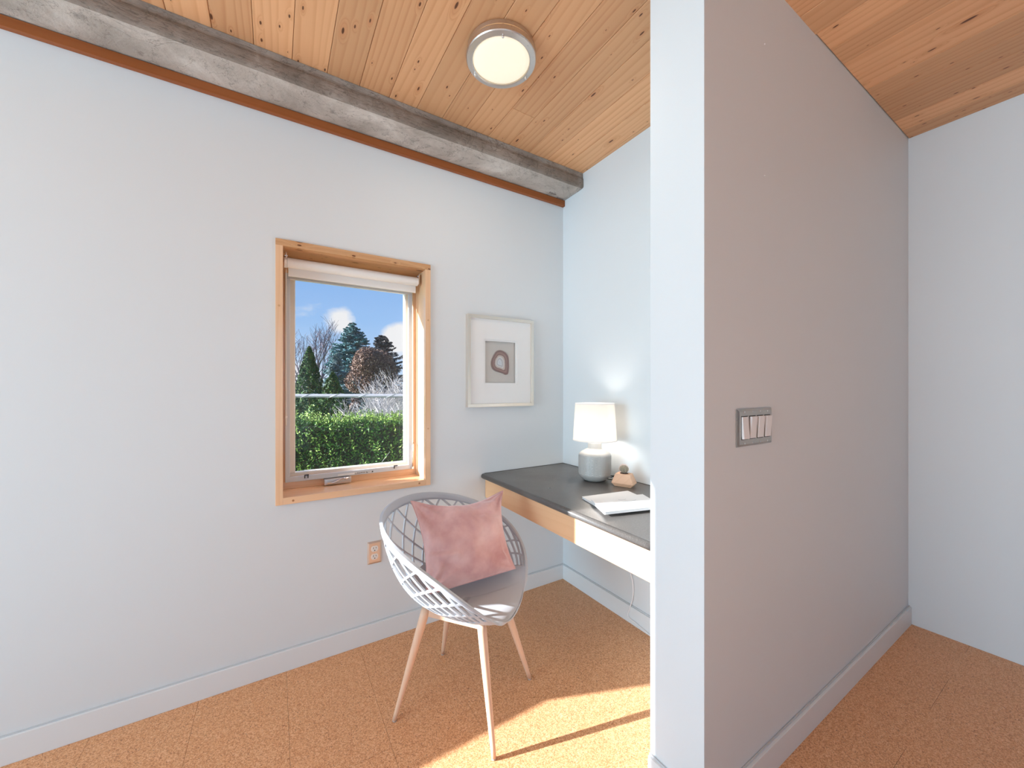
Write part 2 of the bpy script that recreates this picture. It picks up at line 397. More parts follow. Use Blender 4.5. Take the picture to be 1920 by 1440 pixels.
wl = link('wall_left', wall_mesh(-5.92, .12, 0, .26, -.12, ZC+.05, [W1, W2]), M_wall)
tag(wl, 'pale grey painted wall holding the window and the framed agate picture', 'wall', kind='structure')
wr = link('wall_right', bx(0, .12, -1.17, 0, -.12, ZC+.05), M_wall)
tag(wr, 'pale grey painted wall of the niche behind the black desk top', 'wall', kind='structure')
bm = bx(-.605, 1.25, -1.35, -1.17, -.12, ZC+.05)
bevel(bm, .002, 2)
wp = link('wall_front', bm, M_wall); tag(wp, 'white partition wall end at right with the four switch plate on its shaded face', 'wall', kind='structure')
we = link('wall_far_right', bx(1.25, 1.37, -5.0, -1.17, -.12, ZC+.05), M_wall); tag(we, 'pale wall closing the passage beyond the partition at far right', 'wall', kind='structure')
# far left wall with tall window, rear wall with glazed doors (outside the frame)
def rot_to_x(bm, x):  # wall built along X -> along Y at given x
    bmesh.ops.rotate(bm, verts=bm.verts, cent=(0, 0, 0), matrix=Matrix.Rotation(PI/2, 3, 'Z')); bmesh.ops.translate(bm, verts=bm.verts, vec=(x, 0, 0)); return bm
wf = link('wall_far_left', rot_to_x(wall_mesh(-5.0, 0, 0, .12, -.12, ZC+.05, [(-2.50, -.40, .25, 2.35)]), -5.80), M_wall)
tag(wf, 'pale wall on the far left side with a tall window', 'wall', kind='structure')
wb = link('wall_rear', wall_mesh(-5.92, 1.37, -5.12, -5.0, -.12, ZC+.05, [(-4.1, -1.1, .2, 2.3)]), paint('bounce_damping_slate', (.16, .20, .24)))  # dark slate colour put on this unseen wall to dim and cool the bounce
tag(wb, 'dark slate wall behind the viewer with wide glazed doors', 'wall', kind='structure')

# baseboards: flat board with a fine reveal groove on top
def baseboard(name, x0, x1, label, place):
    o = thing(name, label, 'baseboard', kind='structure')
    b = bx(x0, x1, -.012, 0, 0, .091, .001, 1); b2 = bx(x0, x1, -.004, 0, .091, .0965)
    place(b); place(b2)
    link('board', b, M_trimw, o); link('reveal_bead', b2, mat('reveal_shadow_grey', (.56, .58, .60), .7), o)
baseboard('baseboard_left', -5.8, -.0005, 'white painted baseboard along the window wall', lambda b: None)
def pB(b):
    bmesh.ops.rotate(b, verts=b.verts, cent=(0, 0, 0), matrix=Matrix.Rotation(-PI/2, 3, 'Z'))
baseboard('baseboard_right', .0125, 1.169, 'white painted baseboard under the desk along the niche wall', pB)
def pP(b): bmesh.ops.translate(b, verts=b.verts, vec=(0, -1.351, 0))
def pE(b):
    bmesh.ops.rotate(b, verts=b.verts, cent=(0, 0, 0), matrix=Matrix.Rotation(-PI/2, 3, 'Z')); bmesh.ops.translate(b, verts=b.verts, vec=(-.606, 0, 0))
o = thing('baseboard_front', 'white baseboard wrapping the foot of the partition wall end', 'baseboard', kind='structure')
for pl, x0, x1 in ((pP, -.618, 1.249), (pE, 1.171, 1.3505)):
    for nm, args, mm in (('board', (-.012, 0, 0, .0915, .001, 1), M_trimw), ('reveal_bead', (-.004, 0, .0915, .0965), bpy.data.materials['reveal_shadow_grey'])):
        b = bx(x0, x1, *args); pl(b); link(nm, b, mm, o)

# ceiling: deck and single planks
ce = link('ceiling', bx(-5.92, 1.37, -5.12, .26, ZC+.022, ZC+.14), mat('roof_deck', (.10, .05, .025), .8))
tag(ce, 'knotty honey coloured pine plank ceiling with thin dark joints', 'ceiling', kind='structure')
PW = .1283; rc = random.Random(11)
joints = {4: [-.86], 6: [-1.35], 7: [-.43], 2: [-1.2], 9: [-1.9], 5: [-2.1], 1: [-2.4]}
for i in range(-35, 22):
    x0 = -1.559+PW*i; x1 = x0+PW
    if x0 > 1.2: break
    if x1 > 1.2: x1 = 1.25
    x0 = max(x0, -5.8)
    if x1 <= x0: continue
    cuts = [-.001]+sorted(joints.get(i, [rc.uniform(-3.6, -1.9)]), reverse=True)+[-5.0]
    if x0 > -.0: cuts = [-1.352, -5.0]
    if x1 > -.01 > x0: x1 = max(x1, x1)
    for a, b in zip(cuts, cuts[1:]):
        w = (x1-x0)/2-.0007; h = (a-b)/2-.0005
        bm = bx(-w, w, -h, h, 0, .018)
        es = [e for e in bm.edges if abs(e.verts[0].co.z) < 1e-6 and abs(e.verts[1].co.z) < 1e-6]
        bmesh.ops.bevel(bm, geom=es, offset=.0016, segments=1, affect='EDGES')
        dz = rc.uniform(-.0006, .0006)
        if x0 < -.0 and x1 > 0 and a > -.1: pass
        link('plank', bm, M_plank, ce, ((x0+x1)/2, (a+b)/2, ZC+dz+.001))

# concrete beam
def beam():
    nx, bm = 190, bmesh.new(); X0, X1 = -5.8, 0.
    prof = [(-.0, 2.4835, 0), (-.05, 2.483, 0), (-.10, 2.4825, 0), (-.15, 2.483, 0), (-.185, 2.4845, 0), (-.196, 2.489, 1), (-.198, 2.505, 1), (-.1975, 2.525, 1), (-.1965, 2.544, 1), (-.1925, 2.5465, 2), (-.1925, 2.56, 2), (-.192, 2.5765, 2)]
    rows = []
    for i in range(nx+1):
        x = X0+(X1-X0)*i/nx; row = []
        for j, (y, z, _) in enumerate(prof):
            p = Vector((x*7, y*30, z*30)); nz = noise.noise(p)*.0022; ny = noise.noise(p+Vector((9, 2, 1)))*.0016
            if j == 5: ny *= 2.2; nz += noise.noise(Vector((x*18, 3, 1)))*.003
            row.append(bm.verts.new((x, y+(ny if 0 < j < 11 else 0), z+(nz if j < 11 else 0))))
        rows.append(row)
    for a, b in zip(rows, rows[1:]):
        for j in range(len(prof)-1):
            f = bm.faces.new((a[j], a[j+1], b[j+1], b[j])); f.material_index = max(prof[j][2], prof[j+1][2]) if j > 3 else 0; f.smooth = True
    bm.faces.new(rows[-1]); bm.faces.new(rows[0][::-1])
    bmesh.ops.recalc_face_normals(bm, faces=bm.faces[:]); return bm
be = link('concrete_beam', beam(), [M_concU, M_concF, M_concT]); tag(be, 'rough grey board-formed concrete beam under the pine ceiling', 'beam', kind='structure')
# scribbled pencil mark on the beam underside near the desk wall
sb = bmesh.new(); rs = random.Random(5)
def scribble(x, y, w, h, n):
    pts = []
    for k in range(n*4+1):
        u = k/(n*4); pts.append((x+w*u+.003*math.sin(k*2.1), y-.004*math.sin(k*1.57)*h-.002*math.cos(k*.8)*h, 2.4795))
    for a, b in zip(pts, pts[1:]): tube([a, b], .0007, 4, sb)
scribble(-.155, -.050, .055, 2.3, 6); scribble(-.075, -.028, .055, 1.2, 6)
link('pencil_mark', sb, mat('pencil', (.07, .06, .07), .8), be)
tr = link('trim_1', bx(-5.8, -.0015, -.021, 0, 2.442, 2.4795, .0025, 3), M_trimo); tag(tr, 'reddish stained wood strip between the window wall and the concrete beam', 'trim', kind='structure')

# ------------------------------------------------------------------ window 1
w1 = thing('window_1', 'fir framed window with a grey insect screen, hedge and trees outside', 'window', (0, 0, 0), kind='structure')
X0, X1, Z0, Z1 = -1.6165, -.9135, .7365, 1.9065; T = .0285; YF, YB = -.012, .155
# liner boards: head over the sides, sides to the bottom, sill between
top = link('window_frame', bx(X0, X1, YF, YB, Z1-T, Z1, .0015), M_firk, w1)
jl = link('window_frame', bx(X0, X0+T, YF, YB, Z0, Z1-T, .0012), M_fir, w1)
jr = link('window_frame', bx(X1-T, X1, YF, YB, Z0, Z1-T, .0012), M_fir, w1)
sl = link('window_sill', bx(X0+T, X1-T, YF, YB, Z0, Z0+.0305, .0015), M_firh, w1)
for x, z, dk, par in ((-1.549, .7505, 1, sl), (-.975, .7525, 1, sl), (-1.603, 1.612, 0, jl), (-.927, 1.611, 0, jr), (-.927, 1.036, 0, jr)):
    link('wood_plug', disc_on(YF, x, z, .0048), M_plug if dk else M_plug2, par)
# inner wood stop ring
a0, a1, b0, b1 = X0+T, X1-T, Z0+.0305, Z1-T
def ring4(name, x0, x1, z0, z1, t_side, t_bot, t_top, ya, yb, m, parent, bev=.0012, mh=None):
    link(name, bx(x0, x1, ya, yb, z1-t_top, z1, bev), mh or m, parent); link(name, bx(x0, x1, ya, yb, z0, z0+t_bot, bev), mh or m, parent)
    link(name, bx(x0, x0+t_side, ya, yb, z0+t_bot, z1-t_top, bev), m, parent); link(name, bx(x1-t_side, x1, ya, yb, z0+t_bot, z1-t_top, bev), m, parent)
ring4('window_stop', a0, a1, b0, b1, .0155, .037, .06, .152, .185, M_fir, w1, mh=M_firh)
ring4('window_stop', a0, a1, b0, b1, .024, .032, .05, .186, .258, M_fir, w1, mh=M_firh)
sc_ = link('screen_frame', bx(-1.577, -.9655, .139, .1515, .801, .825, .002), M_alu, w1)
link('screen_frame', bx(-1.577, -.9655, .139, .1515, 1.772, 1.80, .002), M_alu, w1)
link('screen_frame', bx(-1.577, -1.5565, .139, .1515, .825, 1.772, .002), M_alu, w1)
link('screen_frame', bx(-.9860, -.9655, .139, .1515, .825, 1.772, .002), M_alu, w1)
link('insect_screen', bx(-1.5565, -.986, .145, .1456, .825, 1.772), M_mesh, w1)
ring4('sash', -1.563, -.960, .80, 1.825, .030, .034, .034, .192, .236, M_sash, w1, .003)
link('window_glass', bx(-1.533, -.990, .214, .218, .834, 1.791), M_glass, w1)
# screen clips and warning sticker
for x in (-1.487, -1.058):
    bm = bx(x-.010, x+.010, .134, .139, .826, .8305, .0008); box(bm, x-.010, x-.006, .134, .1385, .813, .826)
    if x < -1.3: box(bm, x+.004, x+.008, .134, .1385, .813, .826)
    link('screen_clip', bm, M_black, w1)
stk = mat('warning_sticker', (.72, .72, .70), .5); g = G(stk); v = g.coord((420, 1, 150)); g.base(g.ramp(g.noise(v, 1, 2), [(.44, (.12, .12, .12)), (.56, (.72, .72, .70))]))
link('warning_sticker', bx(-1.348, -1.268, .1382, .139, .806, .8135), mat('sticker_white', (.80, .80, .78), .5), w1)
link('warning_sticker', bx(-1.268, -1.182, .1382, .139, .806, .8135), stk, w1)
link('warning_sticker', bx(-1.182, -1.176, .1382, .139, .806, .8135), M_black, w1)
# folding crank handle
ch = bmesh.new(); box(ch, -1.412, -1.287, .118, .152, .769, .7995); bevel(ch, .004, 3)
ck = link('crank_cover', ch, M_nickel, w1, smooth=True)
link('crank_arm', tube([(-1.398, .113, .779), (-1.375, .110, .781), (-1.350, .109, .790), (-1.325, .110, .798), (-1.300, .114, .797)], [.0035, .0045, .0045, .005, .004], 8), M_chrome, ck, smooth=True)
link('crank_arm', lathe([(0, -.004), (.007, -.004), (.009, .001), (.007, .006), (0, .007)], 16, origin=(-1.314, .113, .796)), M_chrome, ck, smooth=True)
# sash lock lever on the right jamb stop
lv = bmesh.new(); box(lv, -.9725, -.9605, .128, .138, .800, .816); bevel(lv, .002)
lk = link('lock_lever', lv, M_chrome, w1)
link('lever_arm', tube([(-.967, .130, .812), (-.9685, .124, .86), (-.967, .121, .905), (-.965, .124, .940), (-.962, .134, .944)], [.003, .0032, .004, .0045, .004], 8), M_chrome, lk, smooth=True)

# ------------------------------------------------------------------ other windows (out of the frame)
def plain_window(name, label, x0, x1, z0, z1, place, y=.1):
    o = thing(name, label, 'window', kind='structure')
    for args in ((x0, x1, y-.03, y+.03, z1-.05, z1), (x0, x1, y-.03, y+.03, z0, z0+.02), (x0, x0+.04, y-.03, y+.03, z0+.02, z1-.05), (x1-.04, x1, y-.03, y+.03, z0+.02, z1-.05)):
        b = bx(*args, .002); place(b); link('window_frame', b, M_fir, o)
    b = bx(x0+.04, x1-.04, y-.003, y+.003, z0+.02, z1-.05); place(b); link('window_glass', b, M_glass, o)
plain_window('window_2', 'wide fir window further left on the window wall', -4.285, -2.582, .75, 2.46, lambda b: None, .23)
def pl3(b): rot_to_x(b, -5.80)
plain_window('window_3', 'tall fir window in the far left wall', -2.50, -.40, .25, 2.35, pl3, .06)
plain_window('door_1', 'glazed doors in the rear wall', -4.1, -1.1, .2, 2.3, lambda b: bmesh.ops.translate(b, verts=b.verts, vec=(0, -5.12, 0)), .06)

# ================================================================== THINGS
# unseen pale floor cover added to cut orange bounce off the sunlit cork
o = link('bounce_rug', bx(-4.4, -2.15, -2.9, -.85, 0, .008, .003), mat('bounce_rug_wool', (.52, .60, .66), .95)); tag(o, 'unseen pale grey blue floor cover added to cut the orange bounce', 'bounce_rug')
# ---- roller blind
rb = thing('roller_blind', 'rolled up white roller blind with bead chain at the top of the window', 'blind', (-1.27, .06, 1.80))
def wld(b): bmesh.ops.translate(b, verts=b.verts, vec=(1.27, -.06, -1.80)); return b
def cylx(x0, x1, y, z, r, n=28):
    bm = lathe([(0, 0), (r, 0), (r, x1-x0), (0, x1-x0)], n); bmesh.ops.rotate(bm, verts=bm.verts, cent=(0, 0, 0), matrix=Matrix.Rotation(PI/2, 3, 'Y'))
    bmesh.ops.translate(bm, verts=bm.verts, vec=(x0, y, z)); return bm
link('blind_roll', wld(cylx(-1.570, -.962, .062, 1.826, .0225)), M_blind, rb, smooth=False)
link('blind_hem', wld(bx(-1.566, -.966, .076, .084, 1.769, 1.822, .002)), M_blind, rb)
for x in (-1.5745, -.9575):
    b = bx(x-.0025, x+.0025, .045, .082, 1.81, 1.868, .001); br = link('blind_bracket', wld(b), M_chrome, rb)
    link('bracket_screw', wld(cylx(x-.005, x+.005, .062, 1.857, .006, 12)), M_chrome, br)
link('clutch', wld(cylx(-1.582, -1.571, .062, 1.826, .0235)), M_plasw, rb)
bm = bmesh.new(); zt, zb = 1.80, 1.097
def bead(x, y, z): bmesh.ops.create_icosphere(bm, subdivisions=1, radius=.0021, matrix=Matrix.Translation((x, y, z)))
n = int((zt-zb)/.0056)
for k in range(n):
    for yy in (.045, .079): bead(-1.5745, yy-(.0 if k < n-3 else (yy-.062)*.0), zb+.0056*k)
for k in range(1, 10):
    a = PI*k/10; bead(-1.5745, .062-.017*math.cos(a), zb-.017*math.sin(a))
for v_ in bm.verts: v_.co += Vector((1.27, -.06, -1.80))
cc = link('bead_chain', bm, mat('chain_bead', (.70, .66, .63), .35, metal=.3), rb)
link('chain_connector', wld(bx(-1.579, -1.570, .040, .084, 1.112, 1.124, .003)), mat('clear_white_plastic', (.75, .76, .78), .2), rb)

# ---- framed picture
PX0, PX1, PZ0, PZ1 = -.704, -.256, 1.1425, 1.6675
pf = thing('framed_picture', 'white matted picture of a brown agate slice in champagne frame', 'picture', (-.48, 0, PZ0))
def pw(b): bmesh.ops.translate(b, verts=b.verts, vec=(.48, 0, -PZ0)); return b
t_ = .0185; D_ = -.030
for args in ((PX0, PX1, D_, -.001, PZ1-t_, PZ1), (PX0, PX1, D_, -.001, PZ0, PZ0+t_), (PX0, PX0+t_, D_, -.001, PZ0+t_, PZ1-t_), (PX1-t_, PX1, D_, -.001, PZ0+t_, PZ1-t_)):
    link('frame_bar', pw(bx(*args, .0012)), M_champ, pf)
link('backing', pw(bx(PX0+t_, PX1-t_, -.006, -.002, PZ0+t_, PZ1-t_)), M_linen, pf)
def matring(name, x0, x1, z0, z1, ix0, ix1, iz0, iz1, ya, yb):
    bm = wall_mesh(x0, x1, ya, yb, z0, z1, [(ix0, ix1, iz0, iz1)]); link(name, pw(bm), M_white, pf)
matring('mat_board', PX0+t_, PX1-t_, PZ0+t_, PZ1-t_, -.598, -.372, 1.270, 1.534, -.020, -.017)
matring('mat_board', PX0+t_, PX1-t_, PZ0+t_, PZ1-t_, -.588, -.383, 1.2815, 1.5245, -.0165, -.0125)
# agate slice
ag = [(-.485, 1.476), (-.462, 1.470), (-.440, 1.457), (-.428, 1.436), (-.425, 1.405), (-.424, 1.375), (-.427, 1.35), (-.432, 1.335), (-.448, 1.330), (-.468, 1.338), (-.492, 1.344), (-.515, 1.350), (-.535, 1.362), (-.546, 1.385), (-.545, 1.41), (-.536, 1.432), (-.524, 1.452), (-.508, 1.470)]
am = mat('agate', (.35, .22, .19), .35); g = G(am); tcn = g.n('ShaderNodeTexCoord'); at_ = g.n('ShaderNodeAttribute', attribute_name='ringpos')
nn = g.noise(tcn.outputs['Object'], 45, 3); rv = g.math('MULTIPLY_ADD', nn, .14, at_.outputs['Fac'])
rv = g.math('SUBTRACT', rv, .07)
g.base(g.ramp(rv, [(0, (.52, .58, .62)), (.18, (.62, .66, .70)), (.30, (.42, .42, .43)), (.40, (.62, .64, .66)), (.46, (.52, .47, .43)), (.56, (.50, .42, .38)), (.62, (.20, .12, .11)), (.74, (.33, .215, .19)), (.84, (.25, .155, .14)), (.92, (.19, .11, .10)), (1, (.33, .25, .22))]))
bm = bmesh.new(); lay = bm.verts.layers.float.new('ringpos'); acx, acz = -.490, 1.402; NR = 22
rings = []; pts = []
for k in range(len(ag)):
    p0, p1, p2, p3 = [ag[(k+q) % len(ag)] for q in (-1, 0, 1, 2)]
    for s in range(4):
        u = s/4; f = lambda a, b, c, d: .5*((2*b)+(-a+c)*u+(2*a-5*b+4*c-d)*u*u+(-a+3*b-3*c+d)*u**3)
        pts.append((f(p0[0], p1[0], p2[0], p3[0]), f(p0[1], p1[1], p2[1], p3[1])))
for r in range(1, NR+1):
    q = r/NR; row = []
    for x, z in pts:
        v_ = bm.verts.new((acx+(x-acx)*q, -.0105, acz+(z-acz)*q)); v_[lay] = q; row.append(v_)
    rings.append(row)
c0 = bm.verts.new((acx, -.0105, acz)); n_ = len(pts)
for k in range(n_): bm.faces.new((c0, rings[0][(k+1) % n_], rings[0][k]))
for a, b in zip(rings, rings[1:]):
    for k in range(n_): bm.faces.new((a[k], a[(k+1) % n_], b[(k+1) % n_], b[k]))
low = []
for v0 in rings[-1]:
    nv = bm.verts.new((v0.co.x, -.006, v0.co.z)); nv[lay] = 1; low.append(nv)
for k in range(n_): bm.faces.new((rings[-1][k], rings[-1][(k+1) % n_], low[(k+1) % n_], low[k]))
bmesh.ops.recalc_face_normals(bm, faces=bm.faces[:])
link('agate_slice', pw(bm), am, pf)
link('picture_glass', pw(bx(PX0+t_, PX1-t_, -.0245, -.0235, PZ0+t_, PZ1-t_)), M_pglass, pf)

# ---- power outlet
ou = thing('power_outlet', 'bronze plated double power outlet low on the window wall', 'outlet', (-1.199, 0, .438))
def plate(w, h, d, bev):
    bm = bmesh.new(); a, b = w/2, h/2; i, j = a-bev, b-bev
    lo = [bm.verts.new(p) for p in ((-a, -.0005, -b), (a, -.0005, -b), (a, -.0005, b), (-a, -.0005, b))]
    m1 = [bm.verts.new(p) for p in ((-a, -.0025, -b), (a, -.0025, -b), (a, -.0025, b), (-a, -.0025, b))]
    hi = [bm.verts.new(p) for p in ((-i, -d, -j), (i, -d, -j), (i, -d, j), (-i, -d, j))]
    bm.faces.new(hi); bm.faces.new(lo[::-1])
    for A, B in ((lo, m1), (m1, hi)):
        for k in range(4): bm.faces.new((A[k], A[(k+1) % 4], B[(k+1) % 4], B[k]))
    bmesh.ops.recalc_face_normals(bm, faces=bm.faces[:]); return bm
link('cover_plate', plate(.067, .110, .0065, .008), M_bronze, ou)
for z in (.0195, -.0195):
    bm = bmesh.new(); pts = []
    for k in range(32):
        a = 2*PI*k/32; x = .0172*math.cos(a); zz = .0172*math.sin(a); pts.append((x, max(-.0138, min(.0138, zz))))
    lo = [bm.verts.new((x, -.0062, zz+z)) for x, zz in pts]; hi = [bm.verts.new((x*.97, -.0085, zz*.97+z)) for x, zz in pts]
    bm.faces.new(hi)
    for k in range(32): bm.faces.new((lo[k], lo[(k+1) % 32], hi[(k+1) % 32], hi[k]))
    bmesh.ops.recalc_face_normals(bm, faces=bm.faces[:]); rcp = link('socket', bm, M_ivory, ou)
    s_ = bmesh.new(); box(s_, -.0072, -.0052, -.0090, -.0084, z-.0005, z+.0085); box(s_, .0052, .0072, -.0090, -.0084, z+.001, z+.0075)
    d = disc_on(-.0083, 0, z-.0075, .0026, .0007, 12); me = bpy.data.meshes.new('tmp'); d.to_mesh(me); s_.from_mesh(me); d.free(); bpy.data.meshes.remove(me)
    link('socket_slots', s_, M_dark, rcp)
link('plate_screw', disc_on(-.0065, 0, 0, .0028, .001, 12), M_chrome, ou)

# ---- four gang switch
sw = thing('switch_plate', 'dark steel plate with four white rocker switches on the shaded wall', 'switch', (-.340, -1.351, 1.130))
link('cover_plate', plate(.208, .114, .0065, .007), M_steel, sw)
for k in range(4):
    x = (k-1.5)*.046
    tilt = -.07 if k == 0 else .07
    bm = bx(-.0165, .0165, -.0035, .0035, -.0335, .0335, .001); bmesh.ops.rotate(bm, verts=bm.verts, cent=(0, 0, 0), matrix=Matrix.Rotation(tilt, 3, 'X'))
    bmesh.ops.translate(bm, verts=bm.verts, vec=(x, -.0085, 0)); rk = link('rocker', bm, M_plasw, sw)
    link('rocker_gap', bx(x-.0182, x+.0182, -.0068, -.0064, -.036, .036), M_dark, sw)
    for z in (.0475, -.0475): link('plate_screw', disc_on(-.0064, x, z, .0026, .001, 10), M_chrome, sw)
for z, lb in ((2.363, 'tiny white nail head high on the shaded partition face'), (1.937, 'tiny white nail head midway above the switch plate')):
    o = link('wall_nail', disc_on(-1.350, -.272, z, .0022, .002, 10), M_plasw); tag(o, lb, 'nail')

# ---- wall hung desk
dk = thing('wall_desk', 'wall hung desk with glossy black stone top and pine apron', 'desk', (-.3, -.585, .60))
def dw(b): bmesh.ops.translate(b, verts=b.verts, vec=(.3, .585, -.60)); return b
bm = bmesh.new(); prof = []
for k in range(9):
    a = -PI/2+PI*k/8; prof.append((-.593-.014*math.cos(a), .7425+.0145*math.sin(a)))
prof = [(-.001, .728), *prof, (-.001, .757)]
r0 = [bm.verts.new((x, -.0015, z)) for x, z in prof]; r1 = [bm.verts.new((x, -1.1685, z)) for x, z in prof]
for k in range(len(prof)):
    k2 = (k+1) % len(prof); f = bm.faces.new((r0[k], r0[k2], r1[k2], r1[k])); f.smooth = 0 < k < 9
bm.faces.new(r0); bm.faces.new(r1[::-1]); bmesh.ops.recalc_face_normals(bm, faces=bm.faces[:])
link('worktop', dw(bm), M_stone, dk)
link('apron', dw(bx(-.580, -.560, -1.1685, -.0015, .617, .7275, .0015)), M_apron, dk)
link('wall_cleat', dw(bx(-.03, -.002, -1.16, -.0015, .66, .7275)), M_apron, dk)
link('caulk_line', dw(bx(-.585, -.001, -.0045, -.0005, .757, .7585)), M_black, dk)
link('caulk_line', dw(bx(-.0045, -.0005, -1.1685, -.0045, .757, .7585)), M_black, dk)

# ---- table lamp
LX, LY, LZ = -.157, -.457, .757
tl_ = thing('table_lamp', 'lit table lamp with white drum shade and grey chevron ceramic base', 'lamp', (LX, LY, LZ))
prof = [(0, 0), (.046, 0), (.058, .004), (.071, .015), (.080, .028), (.0845, .036), (.0845, .136), (.083, .142), (.072, .152), (.052, .164), (.039, .171), (.0365, .174), (.0365, .2), (.034, .203), (0, .203)]
bm = bmesh.new(); n_ = 72
fine = []
for (r0_, z0_), (r1_, z1_) in zip(prof, prof[1:]):
    m_ = 40 if (r0_ == r1_ == .0845) else 1
    for q in range(m_): fine.append((r0_+(r1_-r0_)*q/m_, z0_+(z1_-z0_)*q/m_))
fine.append(prof[-1])
# chevron relief on the straight body
N2 = 144; rows = []
for r, z in fine:
    if r < 1e-6: rows.append([bm.verts.new((0, 0, z))]); continue
    row = []
    for k in range(N2):
        a = 2*PI*k/N2; rr_ = r
        if r == .0845 and .04 < z < .134:
            u = (a*14/(2*PI)) % 1.; zig = abs(u-.5)*2; ph = (z/.0085+zig*2.0) % 1.
            rr_ += .0026*(1 if ph < .5 else -1)*min(1, abs(ph-.5)*6, (.5-abs(ph-.5))*6+.0)
            if abs(u-.5) < .05 or u < .05 or u > .95: rr_ -= .0008
        row.append(bm.verts.new((rr_*math.cos(a), rr_*math.sin(a), z)))
    rows.append(row)
for a, b in zip(rows, rows[1:]):
    for k in range(N2):
        k2 = (k+1) % N2
        if len(a) == 1: f = bm.faces.new((a[0], b[k2], b[k]))
        elif len(b) == 1: f = bm.faces.new((a[k], a[k2], b[0]))
        else: f = bm.faces.new((a[k], a[k2], b[k2], b[k]))
        f.smooth = True
bmesh.ops.recalc_face_normals(bm, faces=bm.faces[:]); lb_ = link('lamp_base', bm, M_ceram, tl_)
link('lamp_stem', lathe([(0, .203), (.014, .203), (.014, .207), (.0095, .209), (.0095, .212), (.015, .214), (.015, .232), (0, .232)], 24), M_nickel, tl_, smooth=False)
sh = link('lamp_shade', lathe([(.1155, .215), (.1035, .412), (.1025, .412), (.1145, .215), (.1155, .215)], 64), M_shade, tl_, smooth=False)
for r, z in ((.1157, .2165), (.1037, .4105)):
    link('shade_hem', lathe([(r-.002, z-.0025), (r+.0004, z-.0025), (r+.0004, z+.0025), (r-.002, z+.0025), (r-.002, z-.0025)], 64), mat('hem', (.9, .88, .86), .8), sh)
sp_ = bmesh.new()
for k in range(3):
    a = 2*PI*k/3; tube([(.0155*math.cos(a), .0155*math.sin(a), .228), (.103*math.cos(a), .103*math.sin(a), .405)], .0012, 6, sp_)
link('shade_spider', sp_, M_nickel, tl_)
link('bulb', lathe([(0, .2325), (.012, .2325), (.0125, .238), (.010, .239), (0, .239)], 24), M_bulb, tl_, smooth=True)
pd = bpy.data.lights.new('bulb_light', 'POINT'); pd.energy = 2.8; pd.shadow_soft_size = .045; pd.color = (1, .91, .82)
po = bpy.data.objects.new('bulb_light', pd); COL.objects.link(po); po.location = (0, 0, .262); po.parent = tl_
# cord from the lamp to the cable outlet in the worktop
o = link('lamp_cord', tube([(.075, -.02, .0035), (.092, -.03, .003), (.110, -.028, .003), (.122, -.02, .004)], .0028, 8), M_plasw, tl_, smooth=True)
cg = thing('cable_outlet', 'small silver and black cable outlet behind the lamp on the worktop', 'outlet', (-.030, -.485, .7572))
link('outlet_rim', bx(-.014, .014, -.024, .024, 0, .007, .0015), M_chrome, cg)
link('outlet_insert', bx(-.010, .012, -.020, .020, .007, .011, .0015), M_dark, cg)
# dangling white cord under the desk
cp = [(-.012, -.560, .640), (-.010, -.566, .40), (-.010, -.571, .28), (-.010, -.586, .225), (-.010, -.590, .17), (-.012, -.582, .12), (-.016, -.566, .065), (-.018, -.562, .045), (-.018, -.572, .030), (-.018, -.61, .025), (-.018, -.66, .018), (-.017, -.72, .008), (-.017, -.82, .005), (-.017, -1.0, .005), (-.017, -1.16, .005)]
def smooth_path(P, n=6):
    out = []; P = [Vector(p) for p in P]
    for k in range(len(P)-1):
        p0, p1, p2, p3 = P[max(k-1, 0)], P[k], P[k+1], P[min(k+2, len(P)-1)]
        for s in range(n):
            u = s/n; out.append(.5*((2*p1)+(-p0+p2)*u+(2*p0-5*p1+4*p2-p3)*u*u+(-p0+3*p1-3*p2+p3)*u**3))
    out.append(P[-1]); return out
o = thing('cable', 'thin white cord hanging under the desk down to the baseboard', 'cord', (-.012, -.56, 0))
link('cord', tube([(Vector(p)-Vector((-.012, -.56, 0))) for p in smooth_path(cp)], .0028, 8), M_plasw, o, smooth=True)

